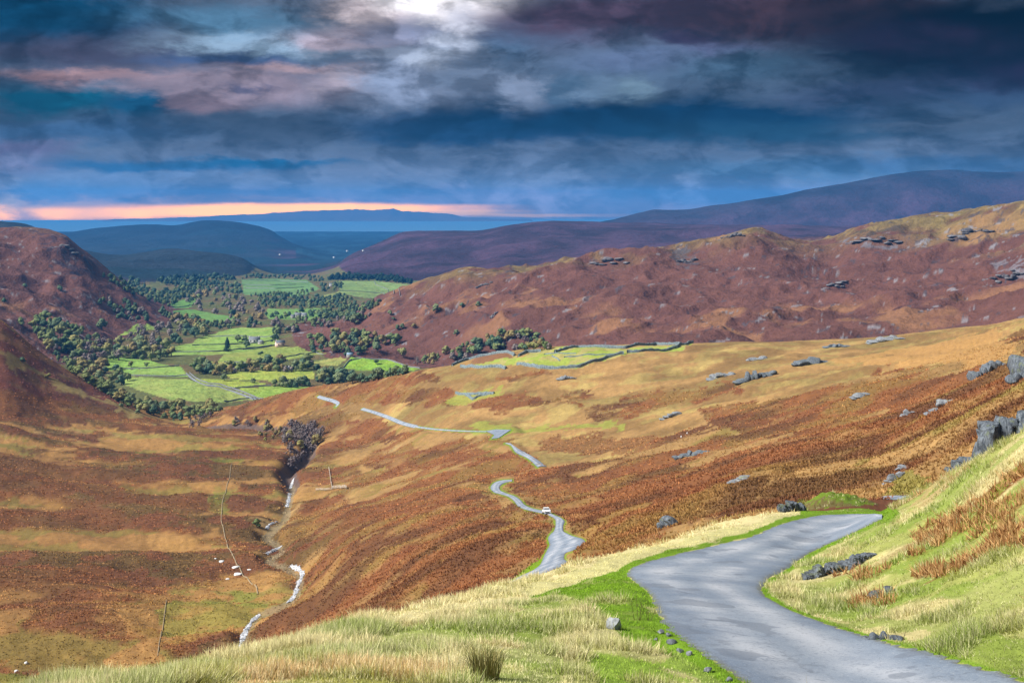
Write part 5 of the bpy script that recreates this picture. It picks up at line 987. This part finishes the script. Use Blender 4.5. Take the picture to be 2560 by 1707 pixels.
# body side profile, front at +x
low = [(-2.05, .32), (-2.1, .62), (-2.05, .92), (-1.2, .98), (.75, .98), (1.55, .86), (2.02, .70), (2.1, .45), (2.05, .28)]
v = []; 
for s_, in ((-1,), (1,)):
    for x, z in low: v.append((x, s_ * (.86 if .3 < z < .95 else .82), z))
n = len(low); q = [(i, i + 1, n + i + 1, n + i) for i in range(n - 1)] + [(n - 1, 0, n, 2 * n - 1)]
me = bpy.data.meshes.new('body'); me.from_pydata(v, [], q + [tuple(range(n))[::-1], tuple(range(n, 2 * n))]); me.materials.append(m_paint); link('body', me, car)
cab = [(-1.95, .95), (-1.6, 1.40), (-1.1, 1.50), (-.1, 1.50), (.35, 1.36), (1.1, .95)]; v = []
for s_ in (-1, 1):
    for x, z in cab: v.append((x, s_ * (.80 if z < 1 else .62), z))
n = len(cab); me = bpy.data.meshes.new('cabin'); me.from_pydata(v, [], [(i, i + 1, n + i + 1, n + i) for i in range(n - 1)] + [tuple(range(n))[::-1], tuple(range(n, 2 * n))]); me.materials.append(m_paint); cabo = link('cabin', me, car)
def pane(name, pts, mat, parent): me = bpy.data.meshes.new(name); me.from_pydata(pts, [], [tuple(range(len(pts)))]); me.materials.append(mat); return link(name, me, parent)
for s_ in (-1, 1):
    f_ = lambda z: s_ * (.815 - (z - .95) * .36 + .012)
    pane('side_window', [(x, f_(z), z) for x, z in ((-1.65, 1.02), (-1.42, 1.36), (-.42, 1.42), (-.42, 1.02))][::s_], m_glass, cabo); pane('side_window', [(x, f_(z), z) for x, z in ((-.34, 1.02), (-.34, 1.42), (.22, 1.34), (.85, 1.02))][::s_], m_glass, cabo)
pane('windscreen', [(1.03, -.70, 1.01), (1.03, .70, 1.01), (.42, .58, 1.345), (.42, -.58, 1.345)], m_glass, cabo); pane('rear_window', [(-1.91, .7, 1.02), (-1.91, -.7, 1.02), (-1.65, -.58, 1.36), (-1.65, .58, 1.36)], m_glass, cabo)
wv = []; wq = []
for k_ in range(14):
    a_ = k_ * 2 * math.pi / 14; wv += [(math.cos(a_) * .32, -.11, math.sin(a_) * .32), (math.cos(a_) * .32, .11, math.sin(a_) * .32)]
for k_ in range(14): j_ = (k_ + 1) % 14; wq.append((2 * k_, 2 * j_, 2 * j_ + 1, 2 * k_ + 1))
wm = bpy.data.meshes.new('tyre'); wm.from_pydata(wv, [], wq + [tuple(range(0, 28, 2))[::-1], tuple(range(1, 28, 2))]); wm.materials.append(m_tyre)
rm = bpy.data.meshes.new('rim'); rm.from_pydata([(x * .6, y * 1.1, z * .6) for x, y, z in wv], [], wq + [tuple(range(0, 28, 2))[::-1], tuple(range(1, 28, 2))]); rm.materials.append(m_rim)
for x in (-1.3, 1.35):
    for y in (-.79, .79): wh = link('wheel', wm, car); wh.location = (x, y, .32); link('rim', rm, wh)
def smallbox(name, x0, x1, y0, y1, z0, z1, mat, parent): v, q = [], []; bx(v, q, x0, x1, y0, y1, z0, z1); return link(name, mesh_from(name, v, None, mat, None, False, q), parent)
for s_ in (-1, 1): smallbox('headlight', 1.92, 2.07, s_ * .62 - .17, s_ * .62 + .17, .58, .72, m_lamp, car); smallbox('tail_light', -2.1, -2.0, s_ * .68 - .1, s_ * .68 + .1, .66, .9, simple_mat('red_lamp', (.4, .02, .02), (.5, .03, .03), 3, .2) if s_ < 0 else bpy.data.materials['red_lamp'], car); smallbox('door_mirror', .72, .88, s_ * .9 - .08, s_ * .9 + .08, .95, 1.08, m_plas, car)
smallbox('grille', 2.05, 2.12, -.5, .5, .36, .54, m_plas, car); smallbox('bumper', -2.14, -2.04, -.8, .8, .34, .5, m_plas, car)

# ------------------------------------------------------------------ fences
m_wood = simple_mat('weathered_wood', (.34, .29, .23), (.55, .48, .40), 2.0, .9)
def fence(pts, label, rails=3, hgt=1.5, step=5.0, thick=.16):
    P = [pick(x, y, kk['moor0'], kk['spur']) for x, y in pts]; o = thing('wooden_fence', label, 'fence', P[0]); line = []
    for a_, b_ in zip(P[:-1], P[1:]):
        n = max(1, int((b_ - a_).length / step)); line += [a_ + (b_ - a_) * (i / n) for i in range(n)]
    line.append(P[-1]); line = [Vector((q_.x, q_.y, ground(q_.x, q_.y))) - P[0] for q_ in line]; v, q = [], []; bx(v, q, -thick * .7, thick * .7, -thick * .7, thick * .7, -.4, hgt); pm_ = mesh_from('post', v, None, m_wood, None, False, q)
    for q_ in line: ob = link('post', pm_, o); ob.location = q_
    for a_, b_ in zip(line[:-1], line[1:]):
        for r_ in range(rails):
            z = hgt * (.35 + .28 * r_); d_ = b_ - a_; s_ = Vector((-d_.y, d_.x, 0)).normalized() * thick * .25; u_ = Vector((0, 0, thick)); a2, b2 = a_ + Vector((0, 0, z)), b_ + Vector((0, 0, z))
            vv_ = [a2 - s_ - u_ * .5, a2 + s_ - u_ * .5, a2 + s_ + u_ * .5, a2 - s_ + u_ * .5, b2 - s_ - u_ * .5, b2 + s_ - u_ * .5, b2 + s_ + u_ * .5, b2 - s_ + u_ * .5]
            link('rail', mesh_from('rail', [tuple(x) for x in vv_], None, m_wood, None, False, [(0, 1, 2, 3), (4, 7, 6, 5), (0, 4, 5, 1), (1, 5, 6, 2), (2, 6, 7, 3), (3, 7, 4, 0)]), o)
fence([(832, 1222), (848, 1221), (866, 1222)], 'short pale railed sheep fence on the moor right of the gully', 3, 2.0, 3.2, .3); fence([(822, 1172), (826, 1196), (830, 1222)], 'post and rail fence climbing the moor above the pale sheep fence', 2, 1.6, 5.0, .2); fence([(790, 1226), (812, 1226), (830, 1224)], 'weathered low rails left of the pale sheep fence', 3, 1.4, 4.0, .2)

# ------------------------------------------------------------------ near plants
m_blade = land_mat('grass_blades', (2.0, 9.0), .35, 0, .01)
def blades(base, n, hgt, spread, lean, width, seed, col1, col2, up=(0, 0, 1)):
    r = np.random.default_rng(seed); V = []; T = []; Cc = []; n0 = 0
    for i in range(n):
        a_ = r.uniform(0, 6.283); q_ = spread * math.sqrt(r.random()); b_ = np.array([math.cos(a_) * q_, math.sin(a_) * q_, 0]); a2 = a_ + r.normal() * .6; l_ = lean * r.random(); hh = hgt * r.uniform(.55, 1.1); w_ = width * r.uniform(.7, 1.2)
        d_ = np.array([math.cos(a2), math.sin(a2), 0]); s_ = np.array([-d_[1], d_[0], 0]) if r.random() < .5 else np.array([1., 0, 0]); m_ = b_ + d_ * l_ * hh * .35 + np.array([0, 0, hh * .6]); t_ = b_ + d_ * l_ * hh + np.array([0, 0, hh * (1 - .3 * l_)]); c_ = col1 + (col2 - col1) * r.random()
        V += [b_ - s_ * w_, b_ + s_ * w_, m_ - s_ * w_ * .7, m_ + s_ * w_ * .7, t_]; T += [(n0, n0 + 1, n0 + 3), (n0, n0 + 3, n0 + 2), (n0 + 2, n0 + 3, n0 + 4)]; Cc += [c_ * .8, c_ * .8, c_, c_, c_ * 1.25]; n0 += 5
    return np.array(V), np.array(T), np.array(Cc)
p_ = pick(1215, 1698, 1, td); v, f, c_ = blades(p_, 240, .72, .22, .75, .006, 1, C(.10, .12, .035), C(.34, .28, .11)); o = link('rush_clump', mesh_from('rush_clump', v, f, m_blade, c_), label='dark green spiky rush clump at the bottom of the grass slope', category='rush'); o.location = p_
m_stem = simple_mat('dead_stem', (.07, .045, .03), (.14, .09, .05), 5, .9)
def stems(x, y, hpx, n, label, seed, tmin=1, tmax=None, name='dead_stems'):
    r = np.random.default_rng(seed); p_ = pick(x, y, tmin, tmax or td); hh = hpx * p_.y / F; V = []; Q = []; n0 = 0
    for i in range(n):
        a_ = r.uniform(0, 6.283); b_ = np.array([math.cos(a_), math.sin(a_) * .6, 0]) * hh * .22 * r.random(); t_ = b_ + np.array([math.cos(a_) * hh * r.uniform(.1, .55), math.sin(a_) * hh * .3, hh * r.uniform(.6, 1.05)]); tw = [(b_, t_, .009)]
        for k_ in range(3): s_ = r.uniform(.4, .9); m_ = b_ + (t_ - b_) * s_; tw.append((m_, m_ + np.array([r.normal() * .2, r.normal() * .1, .25 * r.random() + .05]) * hh, .006))
        for a2, b2, w_ in tw:
            for k_ in range(3): an = k_ * 2.094; V.append(a2 + np.array([math.cos(an), math.sin(an), 0]) * w_)
            for k_ in range(3): an = k_ * 2.094; V.append(b2 + np.array([math.cos(an), math.sin(an), 0]) * w_ * .4)
            Q += [(n0 + k_, n0 + (k_ + 1) % 3, n0 + 3 + (k_ + 1) % 3, n0 + 3 + k_) for k_ in range(3)]; n0 += 6
    o = link(name, mesh_from(name, V, None, m_stem, None, False, Q), label=label, category='dead plant'); o.location = p_
stems(1596, 1548, 52, 5, 'bare brown stems standing at the road edge on the bright verge', 1); stems(1622, 1550, 34, 3, 'shorter dry stem just right of the bare brown stems', 2); stems(1460, 1648, 40, 1, 'single thin stalk in the straw grass at lower centre', 3); stems(1455, 1560, 34, 1, 'thin upright stalk in grass left of the pale boulder', 4); stems(2252, 1600, 50, 2, 'thin stalks beside the roadside rocks under the bank', 5)
stems(2312, 1215, 28, 2, 'dark stake-like stalk on the green mound', 6, kk['drop'], kk['moor2'])

# grass, tussocks and bracken fronds: uncountable cover, laid cell by cell over the ground
def cells(mask_fn, prob, r0, r1):
    sub = (slice(r0, r1), slice(0, nP - 1)); mk = mask_fn(sub) & (rng.random((r1 - r0, nP - 1)) < prob(sub)); rr, cc = np.nonzero(mk); rr += r0; u_ = rng.random(len(rr)); w_ = rng.random(len(rr))
    def bl(A): return (A[rr, cc] * (1 - u_) + A[rr, cc + 1] * u_) * (1 - w_) + (A[rr + 1, cc] * (1 - u_) + A[rr + 1, cc + 1] * u_) * w_
    return np.stack([bl(X), bl(Y), CAMZ + bl(ZR)], -1), CC[rr, cc], COVER[rr, cc], bl(GD)
def tufts(name, P, colr, nb, hgt, wid, spread, lean, label, tipgain=1.35, colj=.25, flat=0.0):
    n = len(P); k_ = n * nb; base = np.repeat(P, nb, 0); hh = np.repeat(hgt, nb) * rng.uniform(.55, 1.15, k_); a_ = rng.uniform(0, 2 * np.pi, k_); q_ = np.repeat(spread, nb) * np.sqrt(rng.random(k_))
    base = base + np.stack([np.cos(a_) * q_, np.sin(a_) * q_, np.full(k_, -.02)], -1); a2 = a_ + rng.normal(size=k_) * .8; l_ = lean * rng.random(k_); ww = np.repeat(wid, nb) * rng.uniform(.6, 1.3, k_); s_ = np.stack([np.cos(a2 + 1.57), np.sin(a2 + 1.57), np.zeros(k_)], -1)
    s_ = np.where((rng.random(k_) < .6)[:, None], np.array([1., 0, 0]), s_); tip = base + np.stack([np.cos(a2) * l_ * hh, np.sin(a2) * l_ * hh, hh * (1 - .45 * l_)], -1)
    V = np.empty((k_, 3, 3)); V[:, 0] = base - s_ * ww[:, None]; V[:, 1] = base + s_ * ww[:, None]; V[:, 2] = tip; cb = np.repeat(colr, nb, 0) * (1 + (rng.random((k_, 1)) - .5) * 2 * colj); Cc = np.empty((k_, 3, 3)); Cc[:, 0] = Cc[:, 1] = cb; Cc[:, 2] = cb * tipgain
    return link(name, mesh_from(name, V.reshape(-1, 3), np.arange(k_ * 3).reshape(-1, 3), m_blade, Cc.reshape(-1, 3)), kind='stuff', label=label)
rn0, rn1 = R0 - 3, rowof('moor0')
onr = on_road
base_ok = lambda s_: (PX[s_] > -60) & (PX[s_] < 2620) & ~onr[s_]
P, cl, cv, D_ = cells(lambda s_: base_ok(s_) & (COVER[s_] == 1), lambda s_: np.clip(.62 - GD[s_] * .003, .3, .62) * (.5 + .5 * sstep(.40, .58, fbm(X[s_], Y[s_], 1.3, 2, 71))), rn0, rn1)
gcol = cl * .9; dk = rng.random(len(P)); tint = np.where((dk < .15)[:, None], C(.26, .32, .11), np.where((dk > .62)[:, None], C(.66, .60, .38), gcol)); gcol = gcol * .5 + tint * .5
tus = fbm(P[:, 0], P[:, 1], 1.3, 2, 71); hgt = (.07 + .27 * sstep(.45, .70, tus)) * rng.uniform(.7, 1.2, len(P))
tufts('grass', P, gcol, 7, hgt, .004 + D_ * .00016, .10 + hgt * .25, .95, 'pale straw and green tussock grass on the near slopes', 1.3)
P, cl, cv, D_ = cells(lambda s_: base_ok(s_) & (COVER[s_] == 2), lambda s_: np.full(GD[s_].shape, .5), rn0, rn1)
tufts('verge_grass', P, cl * rng.uniform(.75, 1.25, (len(P), 1)), 5, rng.uniform(.03, .09, len(P)), .004 + D_ * .0002, np.full(len(P), .10), .8, 'short bright green turf along the road verges')
P, cl, cv, D_ = cells(lambda s_: base_ok(s_) & (COVER[s_] == 4), lambda s_: np.full(GD[s_].shape, .22), rn0, rn1)
bc = np.where((rng.random(len(P)) < .5)[:, None], C(.26, .13, .05), C(.42, .26, .11)); tufts('bank_bracken', P, bc, 8, rng.uniform(.2, .5, len(P)), .010 + D_ * .0003, np.full(len(P), .18), 1.2, 'dead rust-brown bracken on the right-hand bank')
rm0, rm1 = rowof('drop'), rowof('spur')
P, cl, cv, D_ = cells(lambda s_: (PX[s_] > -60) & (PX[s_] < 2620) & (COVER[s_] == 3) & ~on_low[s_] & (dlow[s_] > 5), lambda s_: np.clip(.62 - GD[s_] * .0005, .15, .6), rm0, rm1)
bj = rng.random((len(P), 1)); bc = cl * (.85 + .5 * bj) * (1 + .45 * sstep(230, 650, D_))[:, None]; tufts('bracken', P, bc, 5, np.clip(.5 + D_ * .0004, .5, .85) * rng.uniform(.6, 1.2, len(P)), .05 + D_ * .00034, .25 + D_ * .0008, 1.15, 'rust-brown dead bracken covering the moor slopes', 1.5, .2)  # bracken colour lightened with distance to offset the tufts' shaded sides
P, cl, cv, D_ = cells(lambda s_: (PX[s_] > -60) & (PX[s_] < 2620) & (COVER[s_] == 5) & ~on_low[s_] & (dlow[s_] > 6) & (GD[s_] < 600), lambda s_: np.full(GD[s_].shape, .22), rm0, rm1)
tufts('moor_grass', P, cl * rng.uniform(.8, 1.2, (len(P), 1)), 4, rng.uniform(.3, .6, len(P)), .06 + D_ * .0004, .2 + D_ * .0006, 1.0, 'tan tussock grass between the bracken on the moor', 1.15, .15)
# ------------------------------------------------------------------ the air
hx = 29700.0
mh = bpy.data.materials.new('haze'); mh.use_nodes = True; t = mh.node_tree; t.nodes.clear()
pv = t.nodes.new('ShaderNodeVolumePrincipled'); out = t.nodes.new('ShaderNodeOutputMaterial'); t.links.new(pv.outputs[0], out.inputs['Volume'])
pv.inputs['Color'].default_value = (.055, .34, .88, 1); pv.inputs['Density'].default_value = 4.5e-5; pv.inputs['Anisotropy'].default_value = 0.0
v = np.array([(x, y, z) for z in (-5.0, 625.0) for y in (-hx, hx) for x in (-hx, hx)])
q = [(0, 2, 3, 1), (4, 5, 7, 6), (0, 1, 5, 4), (2, 6, 7, 3), (0, 4, 6, 2), (1, 3, 7, 5)]
link('haze', mesh_from('haze', v, None, mh, None, False, q), kind='stuff', label='thin blue haze over the whole valley')
